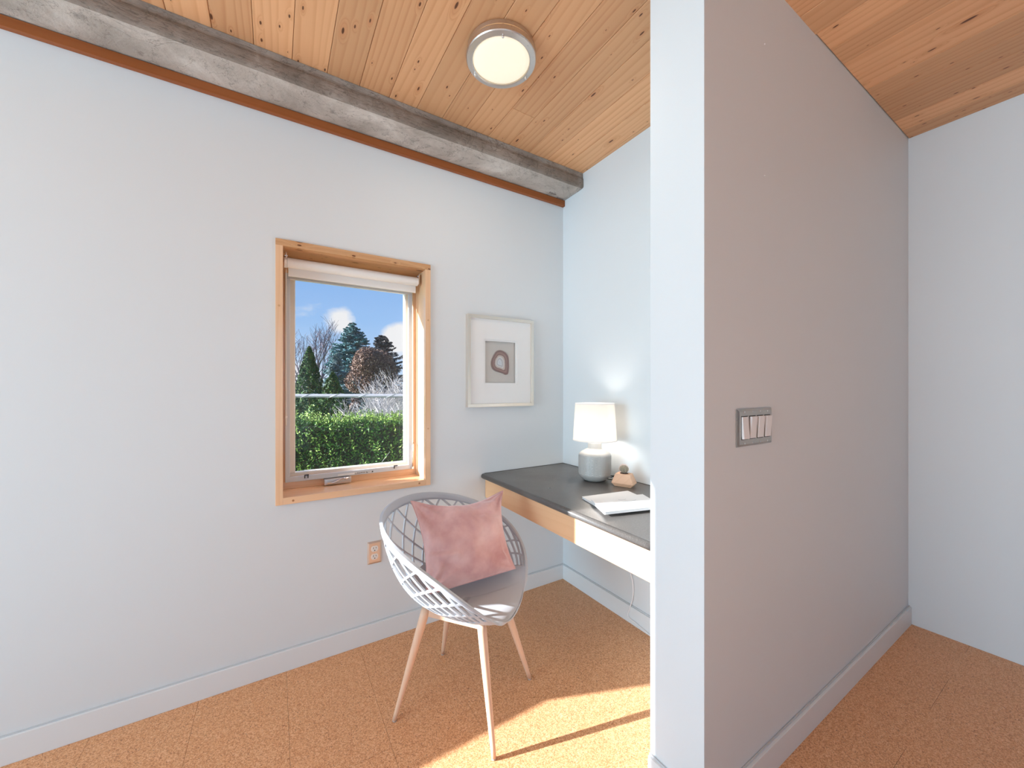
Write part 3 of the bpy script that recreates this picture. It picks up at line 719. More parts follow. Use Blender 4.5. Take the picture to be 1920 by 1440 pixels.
# ---- booklets
def booklet(label, corners, z, t, parent_group, lines=False, mm=M_paper):
    c = sum((Vector((*p, 0)) for p in corners), Vector())/4
    o = thing('booklet', label, 'booklet', (c.x, c.y, z), group=None)
    def slab(name, s, za, zb, m):
        bm = bmesh.new(); lo = [bm.verts.new(((x-c.x)*s, (y-c.y)*s, za)) for x, y in corners]; hi = [bm.verts.new(((x-c.x)*s, (y-c.y)*s, zb)) for x, y in corners]
        bm.faces.new(hi); bm.faces.new(lo[::-1])
        for k in range(4): bm.faces.new((lo[k], lo[(k+1) % 4], hi[(k+1) % 4], hi[k]))
        bmesh.ops.recalc_face_normals(bm, faces=bm.faces[:]); return link(name, bm, m, o)
    slab('cover', 1, 0, .0008, mm); slab('page_block', .985, .0008, t-.0008, M_paper); cv = slab('cover', 1, t-.0008, t, mm)
    if lines:
        ux = Vector((*corners[1], 0))-Vector((*corners[0], 0)); uy = Vector((*corners[3], 0))-Vector((*corners[0], 0)); og = Vector((*corners[0], 0))-c
        def P(a, b): p = og+ux*a+uy*b; return (p.x, p.y, t+.0002)
        ln = bmesh.new()
        for cx_, cy_, ra, rb_, a0_, a1_ in ((.42, .52, .09, .10, .3, 3.6), (.62, .50, .10, .07, .0, 3.1), (.42, .40, .11, .06, .4, 2.8), (.63, .38, .11, .06, .3, 2.9), (.52, .22, .07, .08, .2, 3.0), (.40, .70, .03, .05, 0, 6.2), (.55, .62, .16, .10, 3.4, 5.9)):
            tube([P(cx_+ra*math.cos(a0_+(a1_-a0_)*k/12), cy_+rb_*math.sin(a0_+(a1_-a0_)*k/12)) for k in range(13)], .0006, 4, ln)
        link('line_drawing', ln, M_ink, cv)
    return o
booklet('white booklet lying underneath the other one on the desk', [(-.452, -.682), (-.200, -.722), (-.252, -.918), (-.504, -.878)], .7575, .0085, None)
booklet('white booklet with faint line drawing lying on top of the other one', [(-.474, -.762), (-.222, -.826), (-.290, -.982), (-.546, -.915)], .7662, .011, None, True)

# ---- cactus planter
pt = thing('cactus_planter', 'faceted pale wood planter holding a tiny round cactus', 'planter', (-.122, -.629, .7575), math.radians(-67))
# local: front face towards -X after rotation; build as octagonal faceted block
bm = bmesh.new()
lv_ = [(0, .041, .024), (.017, .055, .032), (.064, .036, .024)]
ringz = [[bm.verts.new((sx_*b_, sy_*a_, z)) for sx_, sy_ in ((-1, -1), (1, -1), (1, 1), (-1, 1))] for z, a_, b_ in lv_]
for a, b in zip(ringz, ringz[1:]):
    for k in range(4): bm.faces.new((a[k], a[(k+1) % 4], b[(k+1) % 4], b[k]))
bm.faces.new(ringz[0][::-1]); bm.faces.new(ringz[-1]); bmesh.ops.recalc_face_normals(bm, faces=bm.faces[:]); bevel(bm, .0008, 1, .2)
link('planter_box', bm, M_woodbox, pt, rot=(0, 0, PI/2))
link('soil', lathe([(0, .0635), (.020, .0635), (.020, .0655), (0, .0675)], 20), M_soil, pt)
bm = bmesh.new(); rows = []; nb = 13
for j in range(15):
    ph = -1.2+(PI/2+1.2)*j/14
    if j == 14: rows.append([bm.verts.new((0, 0, .0855+.019))]); break
    rows.append([bm.verts.new(((.0205+.0022*math.cos(nb*2*PI*k/104))*math.cos(ph)*math.cos(2*PI*k/104), (.0205+.0022*math.cos(nb*2*PI*k/104))*math.cos(ph)*math.sin(2*PI*k/104), .0855+.0195*math.sin(ph))) for k in range(104)])
for a, b in zip(rows, rows[1:]):
    for k in range(104):
        k2 = (k+1) % 104
        f = bm.faces.new((a[k], a[k2], b[0])) if len(b) == 1 else bm.faces.new((a[k], a[k2], b[k2], b[k])); f.smooth = True
cx = link('cactus', bm, M_cactus, pt)
bm = bmesh.new(); rs = random.Random(2)
for k in range(nb):
    a = 2*PI*k/nb
    for j in range(9):
        ph = -.6+1.9*j/8; c = Vector((.0228*math.cos(ph)*math.cos(a), .0228*math.cos(ph)*math.sin(a), .0855+.0215*math.sin(ph))); nrm = (c-Vector((0, 0, .0855))).normalized()
        for q in range(3):
            d = (nrm+Vector((rs.uniform(-.7, .7), rs.uniform(-.7, .7), rs.uniform(-.7, .7)))).normalized(); tube([c, c+d*.006], [.00035, .0001], 3, bm)
link('spines', bm, M_spine, cx)['kind'] = 'stuff'

# ---- ceiling lamp
cl = thing('ceiling_lamp', 'round brushed nickel flush ceiling lamp with glowing cream diffuser', 'lamp', (-.862, -.671, ZC))
link('mounting_pan', lathe([(0, 0), (.118, 0), (.118, -.012), (0, -.012)], 64), M_nickel, cl)
link('nickel_band', lathe([(.124, -.002), (.132, -.002), (.132, -.017), (.124, -.017), (.124, -.002)], 72), M_nickel, cl)
link('glow_ring', lathe([(0, -.0125), (.124, -.0125), (.124, -.030), (0, -.030)], 64), M_glow, cl)
link('nickel_band', lathe([(.126, -.0225), (.1355, -.0225), (.1365, -.0255), (.1365, -.041), (.134, -.0445), (.116, -.0475), (.112, -.046), (.1115, -.040), (.126, -.036), (.126, -.0225)], 72), M_nickel, cl)
link('diffuser', lathe([(0, -.0500), (.06, -.0492), (.095, -.0472), (.108, -.0445), (.1115, -.041), (.1115, -.034), (0, -.034)], 64), M_diff, cl, smooth=True)
for k, ang in enumerate((math.radians(-117), math.radians(123), math.radians(3))):
    c_, s_ = math.cos(ang), math.sin(ang)
    b = lathe([(0, -.046), (.0034, -.046), (.0034, -.053), (.0046, -.0535), (.0046, -.0575), (.003, -.059), (0, -.059)], 14, origin=(.120*c_, .120*s_, 0)); link('thumb_nut', b, M_chrome, cl)
    b = lathe([(0, -.016), (.0022, -.016), (.0022, -.024), (0, -.024)], 10, origin=(.1285*c_, .1285*s_, 0)); link('band_post', b, M_steel, cl)
pd = bpy.data.lights.new('ceiling_lamp_light', 'AREA'); pd.shape = 'DISK'; pd.size = .2; pd.energy = 2.6; pd.color = (1, .93, .84)
po = bpy.data.objects.new('ceiling_lamp_light', pd); COL.objects.link(po); po.parent = cl; po.location = (0, 0, -.062)

# ---- chair
CH = thing('bucket_chair', 'grey blue plastic lattice bucket chair on pale wooden legs', 'chair', (-.966, -.5615, 0), math.atan2(-.795, .607))
RP = [-0.0147, 0.2764, -0.0365, 0.3142, -0.0135, 0.6146, -0.1925, -0.0356, -0.0053, -0.0137]
def rim(th):
    f0, f1, f2, s1, s2, z0, z1, z2, z3, f3 = RP
    return Vector((f0+f1*math.cos(th)+f2*math.cos(2*th)+f3*math.cos(3*th), s1*math.sin(th)+s2*math.sin(2*th), z0+z1*math.cos(th)+z2*math.cos(2*th)+z3*math.cos(3*th)))
ZB = .398
def surf(th, t):
    R_ = rim(th); c = Vector((.0, 0, ZB))
    side = .5-.5*math.cos(th)
    k = .93-.20*side*side*(1 if abs(th-PI) < PI else 1)
    q = Vector((R_.x*k, R_.y*.93, ZB+.004+.02*side))
    if R_.z < ZB+.05: q.z = ZB+.012
    u = t
    return c*(1-u)**2+q*2*u*(1-u)+R_*u*u
def nrm_at(th, t):
    e_ = 1e-3; a = surf(th+e_, t)-surf(th-e_, t); b = surf(th, min(1, t+e_))-surf(th, t-e_); n_ = b.cross(a)
    return n_.normalized() if n_.length > 0 else Vector((0, 0, 1))
def t0(th):
    d = abs(((th+PI) % (2*PI))-PI)  # 0 front .. PI back
    dg = math.degrees(d)
    if dg < 46: return .93
    if dg < 72: return .93-(.93-.48)*((dg-46)/26)**.7
    return .48+.02*math.cos(2*d)
def shell(ths, tf0, tf1, nt_, th_mm):
    """solid shell patch: tf0(th)..tf1(th); normals point inwards/up; thickness below"""
    bm = bmesh.new(); A = []; B = []; n_ = len(ths)
    for th in ths:
        ra, rb_ = [], []
        for j in range(nt_+1):
            t__ = tf0(th)+(tf1(th)-tf0(th))*j/nt_; t__ = max(t__, .02); p = surf(th, t__); nn_ = nrm_at(th, t__)
            if nn_.z < 0 and t__ < .5: nn_ = -nn_
            ra.append(bm.verts.new(p+nn_*th_mm/2)); rb_.append(bm.verts.new(p-nn_*th_mm/2))
        A.append(ra); B.append(rb_)
    for i in range(n_):
        i2 = (i+1) % n_
        for j in range(nt_):
            bm.faces.new((A[i][j], A[i2][j], A[i2][j+1], A[i][j+1])).smooth = True; bm.faces.new((B[i][j], B[i][j+1], B[i2][j+1], B[i2][j])).smooth = True
        bm.faces.new((A[i][nt_], A[i2][nt_], B[i2][nt_], B[i][nt_])).smooth = False
        bm.faces.new((A[i][0], B[i][0], B[i2][0], A[i2][0]))
    bmesh.ops.recalc_face_normals(bm, faces=bm.faces[:]); return bm
ths = [2*PI*k/144 for k in range(144)]
seat = shell(ths, lambda th: .02, lambda th: t0(th)+.012, 22, .007)
bmesh.ops.holes_fill(seat, edges=[e_ for e_ in seat.edges if len(e_.link_faces) == 1]); 
# close the little centre hole
c_top = [v_ for v_ in seat.verts if (v_.co-Vector((0, 0, ZB+.0035))).length < .03]
link('seat', seat, M_chair, CH)
bm = bmesh.new(); bmesh.ops.create_cone(bm, cap_ends=True, segments=32, radius1=.03, radius2=.03, depth=.0066, matrix=Matrix.Translation((0, 0, ZB+.0006))); link('seat_plug', bm, M_chair, CH)
link('rim', shell(ths, lambda th: .950, lambda th: 1.0, 3, .011), M_chair, CH)
def bar(path, w, th_mm):
    bm = bmesh.new(); prev = None; P = [surf(a, b) for a, b in path]
    for i, (a, b) in enumerate(path):
        tg = (P[min(i+1, len(P)-1)]-P[max(i-1, 0)]).normalized(); n_ = nrm_at(a, b); s_ = tg.cross(n_).normalized(); p = P[i]
        cur = [bm.verts.new(p+s_*w/2*x+n_*th_mm/2*y) for x, y in ((-1, -1), (1, -1), (1, 1), (-1, 1))]
        if prev:
            for k in range(4): bm.faces.new((prev[k], prev[(k+1) % 4], cur[(k+1) % 4], cur[k]))
        else: bm.faces.new(cur[::-1])
        prev = cur
    bm.faces.new(prev); bmesh.ops.recalc_face_normals(bm, faces=bm.faces[:]); return bm
nB = 18
for fam in (1, -1):
    for i in range(nB):
        start = math.radians(50)+math.radians(260)*i/(nB-1)
        fwd = fam*(start-PI) > 0; K = math.radians(80 if fwd else 46)
        path = []
        for s in range(31):
            u = s/30; tt = .965-(.965-.44)*u; th = start+fam*K*u**1.05
            if tt < t0(th)-.015: break
            path.append((th, tt))
        if len(path) > 3:
            link('lattice_bar', bar(path, .0092 if fwd else .0072, .0066), M_chair, CH)
# legs and under-frame
feet = {'A': (-.2, -.196), 'B': (-.222, .186), 'C': (.207, -.192), 'D': (.206, .186)}
RZ = Matrix.Rotation(-math.atan2(-.795, .607), 3, 'Z')
wf_ = {'A': (-1.237, -.517), 'B': (-.948, -.272), 'C': (-.991, -.844), 'D': (-.687, -.613)}
for k, (x, y) in wf_.items():
    v_ = RZ @ Vector((x+.966, y+.5615, 0)); feet[k] = (v_.x, v_.y)
tops = {'A': (-.118, -.098), 'B': (-.118, .098), 'C': (.118, -.098), 'D': (.118, .098)}
for k in 'ABCD':
    fx, fy = feet[k]; tx, ty = tops[k]
    pts = []; rad = []
    for j in range(13):
        u = j/12; pts.append((fx+(tx-fx)*u, fy+(ty-fy)*u, .004+.392*u)); rad.append(.0078+.0092*min(1, u/.85)**.9)
    lg = link('leg', tube(pts, rad, 20), M_beech, CH, smooth=True)
    dx, dy = (tx-fx)/.392, (ty-fy)/.392
    link('foot_pad', tube([(fx, fy, 0), (fx+dx*.006, fy+dy*.006, .006)], .0076, 16), mat('pad_grey', (.45, .40, .37), .6) if k == 'A' else bpy.data.materials['pad_grey'], lg)
for a, b in (('A', 'C'), ('B', 'D'), ('A', 'B'), ('C', 'D')):
    pa, pb = tops[a], tops[b]; bm = bmesh.new(); dx, dy = pb[0]-pa[0], pb[1]-pa[1]; l = math.hypot(dx, dy); s_ = Vector((-dy/l, dx/l, 0))*.007
    P0, P1 = Vector((*pa, .365)), Vector((*pb, .365)); h = Vector((0, 0, .026))
    v1 = [bm.verts.new(p) for p in (P0-s_, P0+s_, P0+s_+h, P0-s_+h)]; v2 = [bm.verts.new(p) for p in (P1-s_, P1+s_, P1+s_+h, P1-s_+h)]
    bm.faces.new(v1[::-1]); bm.faces.new(v2)
    for k in range(4): bm.faces.new((v1[k], v1[(k+1) % 4], v2[(k+1) % 4], v2[k]))
    bmesh.ops.recalc_face_normals(bm, faces=bm.faces[:]); link('seat_rail', bm, M_beech, CH)

# ---- pillow
BLc, BRc, TRc, TLc = Vector((-1.128, -.560, .462)), Vector((-.742, -.585, .478)), Vector((-.712, -.428, .770)), Vector((-1.122, -.345, .765))
cen = (BLc+BRc+TRc+TLc)/4
pl_ = thing('pillow', 'dusty pink velvet pillow leaning in the bucket chair', 'pillow', cen)
nrm_ = ((BRc-BLc).cross(TLc-BLc)).normalized()
if nrm_.dot(CAM-cen) < 0: nrm_ = -nrm_
n_ = 64; bm = bmesh.new(); F_, Bk = {}, {}
def pil(u, v):  # u,v in -1..1
    a = (u+1)/2; b = (v+1)/2
    # concave edges: pull the edge midpoints inwards, most at the top
    uu = u*(1-(.12 if u < 0 else .16)*(1-v*v)*abs(u)**2.2); vv = v*(1-(.29 if v > 0 else .0)*(1-u*u)**1.3*abs(v)**2.0)
    a, b = (uu+1)/2, (vv+1)/2
    p = BLc*(1-a)*(1-b)+BRc*a*(1-b)+TRc*a*b+TLc*(1-a)*b
    th = .100*max(0, (1-u**2))**.55*max(0, (1-v**2))**.62
    th *= 1+.10*math.cos(u*2.2)
    return p, th
for i in range(n_+1):
    for j in range(n_+1):
        u = -1+2*i/n_; v = -1+2*j/n_; u = math.sin(u*PI/2)*.5+u*.5; v = math.sin(v*PI/2)*.5+v*.5
        p, th = pil(u, v); w = 1-max(abs(u), abs(v))**6
        q = Vector((u*1.6, v*1.6, 1.3)); wr_ = noise.noise(q)*.013+noise.noise(q*2.6+Vector((4, 1, 0)))*.008+noise.noise(q*6+Vector((4, 1, 5)))*.0025
        # folds radiating from the corners and edges
        for cu, cv in ((-1, 1), (1, 1), (1, -1), (-1, -1)):
            r = math.hypot(u-cu, v-cv); an = math.atan2(v-cv, u-cu); wr_ += .0085*math.sin(an*11+cu*2+cv)*math.exp(-((r-.35)/.28)**2)
        # crease from the left edge, one under the top edge and one near the right edge
        wr_ -= .024*math.exp(-((v+.20+.25*(u+1))/.055)**2)*math.exp(-((u+.95)/.42)**2)
        wr_ += .014*math.exp(-((v+.32+.22*(u+1))/.09)**2)*math.exp(-((u+.75)/.40)**2)
        wr_ -= .012*math.exp(-((v-.30-.05*math.sin(u*5))/.06)**2)*math.exp(-((u-.45)/.45)**2)
        wr_ -= .012*math.exp(-((u-.10-.25*(1-v))/.07)**2)*math.exp(-((v-.85)/.30)**2)
        wr_ += .005*math.exp(-((u+.15)/.08)**2)*math.exp(-((v-.9)/.25)**2)
        edge = i in (0, n_) or j in (0, n_)
        jitter = Vector((noise.noise(Vector((u*6, v*6, 7))), 0, noise.noise(Vector((u*6, v*6, 3)))))*.003*w
        f_ = bm.verts.new(p-cen+nrm_*(th+wr_*w)+jitter); F_[i, j] = f_
        Bk[i, j] = f_ if edge else bm.verts.new(p-cen-nrm_*(th*.75+wr_*w*.3))
for i in range(n_):
    for j in range(n_):
        bm.faces.new((F_[i, j], F_[i+1, j], F_[i+1, j+1], F_[i, j+1])).smooth = True
        bm.faces.new((Bk[i, j], Bk[i, j+1], Bk[i+1, j+1], Bk[i+1, j])).smooth = True
bmesh.ops.recalc_face_normals(bm, faces=bm.faces[:])
link('pillow_cover', bm, M_velvet, pl_)
seam = [F_[i, 0].co.copy() if False else None for i in range(0)]
def seam_path():
    P = []
    for i in range(n_+1): P.append(pil(*(lambda u: (math.sin(u*PI/2)*.5+u*.5, -1))(-1+2*i/n_))[0]-cen)
    for j in range(1, n_+1): P.append(pil(1, (lambda u: math.sin(u*PI/2)*.5+u*.5)(-1+2*j/n_))[0]-cen)
    for i in range(n_-1, -1, -1): P.append(pil((lambda u: math.sin(u*PI/2)*.5+u*.5)(-1+2*i/n_), 1)[0]-cen)
    for j in range(n_-1, -1, -1): P.append(pil(-1, (lambda u: math.sin(u*PI/2)*.5+u*.5)(-1+2*j/n_))[0]-cen)
    return P
link('seam', tube(seam_path(), .0022, 6), M_velvet, pl_, smooth=True)

# ================================================================== OUTDOORS
GZ = -.62
def leafmat(name, stops, rough=.55, trans=.25):
    m = mat(name, stops[0][1], rough, spec=.25); g = G(m); v = g.coord(); n1 = g.noise(v, 4.5, 3, .6)
    gi = g.n('ShaderNodeNewGeometry'); r = g.math('MULTIPLY_ADD', gi.outputs['Random Per Island'], .55, g.math('MULTIPLY', n1, .45))
    g.base(g.ramp(r, stops)); 
    try: g.b.inputs['Transmission Weight'].default_value = 0
    except Exception: pass
    return m
def rng(s): return np.random.RandomState(s)
def cards(P, Nn, size, asp, rs, name, m, parent, jit=.8, stuff=True):
    """P (n,3) centres, Nn (n,3) preferred outward normals -> folded diamond leaves"""
    n = len(P); d = Nn+rs.normal(0, jit, (n, 3)); d /= np.linalg.norm(d, axis=1)[:, None]
    t = rs.normal(0, 1, (n, 3)); t -= (t*d).sum(1)[:, None]*d; t /= np.linalg.norm(t, axis=1)[:, None]; b = np.cross(d, t)
    s = (size*(.6+.8*rs.rand(n)))[:, None]
    v0 = P-t*s; v1 = P+b*s*asp+d*s*.25; v2 = P+t*s; v3 = P-b*s*asp+d*s*.25
    V = np.stack([v0, v1, v2, v3], 1).reshape(-1, 3); idx = np.arange(n*4).reshape(-1, 4)
    F = np.concatenate([idx[:, [0, 1, 2]], idx[:, [0, 2, 3]]])
    me = bpy.data.meshes.new(name); me.vertices.add(len(V)); me.vertices.foreach_set('co', V.ravel())
    me.loops.add(len(F)*3); me.loops.foreach_set('vertex_index', F.ravel().astype(np.int32)); me.polygons.add(len(F)); me.polygons.foreach_set('loop_start', np.arange(0, len(F)*3, 3, dtype=np.int32))
    me.update(calc_edges=True); me.validate(); o = link(name, me, m, parent)
    if stuff: o['kind'] = 'stuff'
    return o
def twigs(segs, name, m, parent, n=4):
    """segs: list of (p0,p1,r0,r1)"""
    V = []; F = []
    for p0, p1, r0, r1 in segs:
        p0 = np.array(p0); p1 = np.array(p1); t = p1-p0; t /= (np.linalg.norm(t)+1e-9); ref = np.array((0, 0, 1.)) if abs(t[2]) < .9 else np.array((1., 0, 0))
        a = np.cross(t, ref); a /= np.linalg.norm(a); b = np.cross(t, a); k0 = len(V)
        for p, r in ((p0, r0), (p1, r1)):
            for k in range(n): V.append(p+r*(math.cos(2*PI*k/n)*a+math.sin(2*PI*k/n)*b))
        for k in range(n): F.append((k0+k, k0+(k+1) % n, k0+n+(k+1) % n, k0+n+k))
    me = bpy.data.meshes.new(name); me.from_pydata([tuple(v) for v in V], [], F); me.update(); return link(name, me, m, parent)
def branch(p, d, L_, r, depth, rs, out, spread=.6, up=.12, kids=3, shrink=.68):
    p = np.array(p, float); d = np.array(d, float); d /= np.linalg.norm(d); k = 3
    for s in range(k):
        q = p+d*L_/k; out.append((p, q, r*(1-.25*s/k), r*(1-.25*(s+1)/k))); p = q
        d = d+rs.normal(0, .10, 3)+np.array((0, 0, up*.3)); d /= np.linalg.norm(d)
        if depth > 0 and s > 0:
            for _ in range(kids-1):
                dd = d+rs.normal(0, spread, 3); dd[2] += up; branch(p, dd, L_*shrink*rs.uniform(.8, 1.1), r*.55, depth-1, rs, out, spread, up, kids, shrink)
    return out
M_bark = mat('bark', (.16, .12, .10), .85); M_twig = mat('violet_grey_twig', (.20, .16, .19), .8); M_ptwig = mat('pale_twig', (.56, .52, .50), .8)
M_hedge = leafmat('hedge_leaf', [(.15, (.008, .028, .006)), (.45, (.025, .09, .014)), (.70, (.08, .22, .026)), (.95, (.32, .48, .09))])
M_thuja = leafmat('thuja_leaf', [(.2, (.012, .04, .014)), (.5, (.035, .105, .028)), (.72, (.12, .24, .045)), (.95, (.45, .55, .10))])
M_spruce = leafmat('spruce_needles', [(.2, (.04, .12, .13)), (.5, (.11, .26, .27)), (.8, (.30, .48, .50)), (.98, (.55, .70, .72))])
M_darkc = leafmat('dark_conifer_needles', [(.2, (.02, .025, .03)), (.6, (.06, .07, .08)), (.95, (.17, .18, .19))])
M_copper = leafmat('copper_leaf', [(.15, (.05, .028, .022)), (.45, (.17, .10, .075)), (.72, (.34, .22, .16)), (.95, (.52, .42, .32))])
M_bluish = leafmat('blue_leaf', [(.2, (.10, .16, .16)), (.6, (.26, .36, .37)), (.95, (.55, .66, .68))])
gm = mat('lawn', (.08, .16, .03), .9); g = G(gm); g.base(g.ramp(g.noise(g.coord(), 3, 6), [(.3, (.045, .10, .02)), (.7, (.13, .22, .05))]))
gr = link('lawn', bx(-60, 60, .28, 110, GZ-.1, GZ), gm); tag(gr, 'green lawn outside beneath the hedge', 'ground', kind='structure')

def at(px, d):  # point on the ground seen at photo column px, d metres out
    x = (px-960)/718*d; p = Vector((CAM.x, CAM.y))+CR*x+CD*d; return p.x, p.y
# hedge: runs across the view about 5 m out
hx, hy = at(650, 5.0); ax = Vector((.85, -.527)); 
hd = thing('hedge', 'clipped bright green hedge just outside the window', 'hedge', (hx, hy, GZ), math.atan2(-.42, .9))
rs = rng(1); n = 52000; Lh = 5.2
u = rs.uniform(-Lh/2, Lh/2, n); a = rs.rand(n)
TOPZ = .85-GZ
front = a < .62
y = np.where(front, -.42+rs.exponential(.05, n), rs.uniform(-.42, .45, n)); z = np.where(front, rs.uniform(.0, TOPZ, n), TOPZ-rs.exponential(.05, n))
bmp = np.array([noise.noise(Vector((uu*3.1, zz*3.1, 0))) for uu, zz in zip(u, z)])*.11; y = y+np.where(front, bmp, 0); z = z+np.where(front, 0, bmp*.55)
P = np.stack([u, y, z], 1); Nn = np.where(front[:, None], np.array([[0, -1, .5]]), np.array([[0, -.2, 1.]]))
cards(P, Nn, .017, .42, rs, 'hedge_leaves', M_hedge, hd)
n = 2600; u = rs.uniform(-Lh/2, Lh/2, n); segs = []
P = []
for uu in u[:900]:
    h_ = rs.uniform(.04, .15); yy = rs.uniform(-.42, .2); z0 = TOPZ-.03+noise.noise(Vector((uu*3.1, TOPZ*3.1, 0)))*.06; lx = rs.normal(0, .02)
    segs.append(((uu, yy, z0-.05), (uu+lx, yy, z0+h_), .002, .001))
    for q in range(9):
        f = q/8; P.append((uu+lx*f+rs.normal(0, .008), yy+rs.normal(0, .008), z0+h_*f))
for uu in u[900:1300]:   # shoots standing out of the face
    z0 = rs.uniform(.3, TOPZ-.1); yy = -.44+noise.noise(Vector((uu*3.1, z0*3.1, 0)))*.11
    for q in range(8):
        f = q/7; P.append((uu+rs.normal(0, .01), yy-.07*f, z0+.12*f+rs.normal(0, .006)))
P = np.array(P); cards(P, np.tile([[0, -.6, .8]], (len(P), 1)), .016, .4, rs, 'hedge_shoots', leafmat('hedge_young_leaf', [(.2, (.13, .26, .03)), (.6, (.30, .46, .08)), (.95, (.55, .66, .22))]), hd)
twigs(segs, 'hedge_twigs', M_bark, hd, 3)['kind'] = 'stuff'
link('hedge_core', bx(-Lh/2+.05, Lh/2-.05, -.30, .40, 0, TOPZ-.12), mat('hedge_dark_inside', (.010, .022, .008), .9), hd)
# bare suckers in front of the hedge
for px, hh, lb in ((738, 1.10, 'taller bare pale twig rising before the hedge at right'), (722, .82, 'shorter bare pale twig rising before the hedge')):
    x_, y_ = at(px, 4.2); o = thing('bare_sapling', lb, 'sapling', (x_, y_, GZ)); out = []
    r_ = rng(px); p = np.array((0, 0, 0.)); d = np.array((-.1, .0, 1.))
    for k in range(9):
        q = p+d/np.linalg.norm(d)*hh/9; out.append((p, q, .0062*(1-k/11), .0062*(1-(k+1)/11))); p = q; d = np.array((-.18, 0, 1.))+r_.normal(0, .16, 3)
        if k > 4: out.append((p, p+np.array((r_.uniform(-.1, .14), r_.uniform(-.05, .05), .10)), .0028, .0012))
    twigs(out, 'twig', M_ptwig, o, 5)

def conifer(name, label, px, d, topy, wid, m, seed, n, size, cat='tree', col=True, base=GZ, ragged=0., dens_top=1., group=None):
    x_, y_ = at(px, d); top = 1.25+(728-topy)/718*d; H_ = top-base; o = thing(name, label, cat, (x_, y_, base), group=group); rs = rng(seed)
    f = rs.rand(n)**.75
    if col: prof_ = np.minimum(1, (1-f)**.75*1.35)*np.minimum(1, .55+f*3)
    else: prof_ = (1-f)**.85
    an = rs.uniform(0, 2*PI, n); rr_ = prof_*wid*(.72+.28*rs.rand(n)**.5)
    lob = 1+.13*np.sin(an*5+f*21)+.10*np.sin(an*9-f*34)
    if ragged: lob = lob*(1+ragged*np.sin(f*H_*9+an*3)*np.abs(np.sin(an*4+f*11)))
    rr_ = rr_*lob
    P = np.stack([rr_*np.cos(an), rr_*np.sin(an), .15+f*(H_-.15)-(.12*rr_ if ragged else 0)], 1)
    cards(P, np.stack([np.cos(an), np.sin(an), np.full(n, .7)], 1), size, .38, rs, 'foliage', m, o)
    twigs([((0, 0, 0), (0, 0, H_*.97), .05*H_/3, .006)], 'trunk', M_bark, o, 8)
    return o
conifer('thuja', 'tall columnar dark green thuja left of the window view', 580, 10.6, 650, .47, M_thuja, 3, 15000, .034)
conifer('thuja', 'dark thuja cut off by the left edge of the glass', 540, 12.2, 690, .42, M_thuja, 4, 11000, .034)
conifer('thuja', 'short yellow tipped green thuja in the middle of the view', 624, 10, 698, .50, M_thuja, 5, 12000, .032)

def whorled(name, label, px, d, topy, wid, m, seed, nbr, per, size, cat='tree', droop=.12, low=.12):
    x_, y_ = at(px, d); top = 1.25+(728-topy)/718*d; H_ = top-GZ; o = thing(name, label, cat, (x_, y_, GZ)); rs = rng(seed); P = []; Nn_ = []; segs = []
    for k in range(nbr):
        f = low+(1-low)*rs.rand()**.8; an = rs.uniform(0, 2*PI); L_ = wid*((1-f)**.80*rs.uniform(.62, 1.12)+.05); z0 = f*H_; tip = rs.uniform(-.02, .22)
        q = rs.rand(per)**.7; z = z0-droop*L_*q*2+tip*L_*q**2*2+rs.normal(0, .035, per)*(1.2-q)*L_**.5; sp = (.05+.16*q*(1-q)*2)*L_
        r = L_*q; a2 = an+rs.normal(0, 1, per)*sp/np.maximum(r, .15)
        P.append(np.stack([r*np.cos(a2), r*np.sin(a2), z], 1)); Nn_.append(np.tile([[math.cos(an)*.4, math.sin(an)*.4, .9]], (per, 1)))
        segs.append(((0, 0, z0), (L_*.9*math.cos(an), L_*.9*math.sin(an), z0-droop*L_*1.6+tip*L_*1.4), .018, .005))
    cards(np.concatenate(P), np.concatenate(Nn_), size, .35, rs, 'foliage', m, o)
    twigs(segs+[((0, 0, 0), (0, 0, H_*.98), .12, .008)], 'trunk', M_bark, o, 4); return o

def crown(name, label, px, d, topy, botz, wx, m, seed, n, size, cat='tree', trunk=True, lumps=14):
    x_, y_ = at(px, d); top = 1.25+(728-topy)/718*d; o = thing(name, label, cat, (x_, y_, GZ)); rs = rng(seed)
    cz_, hz = (top+botz)/2-GZ, (top-botz)/2; C_ = []
    for k in range(lumps):
        v = rs.normal(0, 1, 3); v /= np.linalg.norm(v); v[2] = abs(v[2]) if k % 3 else v[2]; C_.append((v*np.array([wx, wx, hz])*.55, rs.uniform(.38, .55)*min(wx, hz)))
    C_.append((np.zeros(3), min(wx, hz)*.75)); per = n//len(C_); Pp = []; Nn_ = []
    for c_, r_ in C_:
        v = rs.normal(0, 1, (per, 3)); v /= np.linalg.norm(v, axis=1)[:, None]; Pp.append(c_+v*r_*(.75+.3*rs.rand(per, 1))); Nn_.append(v)
    P = np.concatenate(Pp); P[:, 2] += cz_; cards(P, np.concatenate(Nn_), size, .55, rs, 'foliage', m, o)
    if not trunk: twigs([((0, 0, 0), (0, 0, cz_), .03, .015)], 'trunk', M_bark, o, 6)
    if trunk:
        out = branch((0, 0, 0), (0.02, 0, 1), (cz_)*.8, .07, 2, rs, [], .5, .3, 3, .6); twigs(out, 'trunk', M_bark, o, 5)
    return o
whorled('blue_spruce', 'tall blue green spruce behind the copper coloured tree', 662, 21, 606, 2.7, M_spruce, 6, 420, 170, .062)
whorled('blue_spruce', 'paler bluish conifer between the thujas', 632, 15.2, 664, 1.15, M_bluish, 7, 200, 120, .046)
whorled('dark_conifer', 'dark grey conifer with open branches at the right of the trees', 716, 26.5, 630, 3.3, M_darkc, 8, 260, 110, .08, droop=.05)
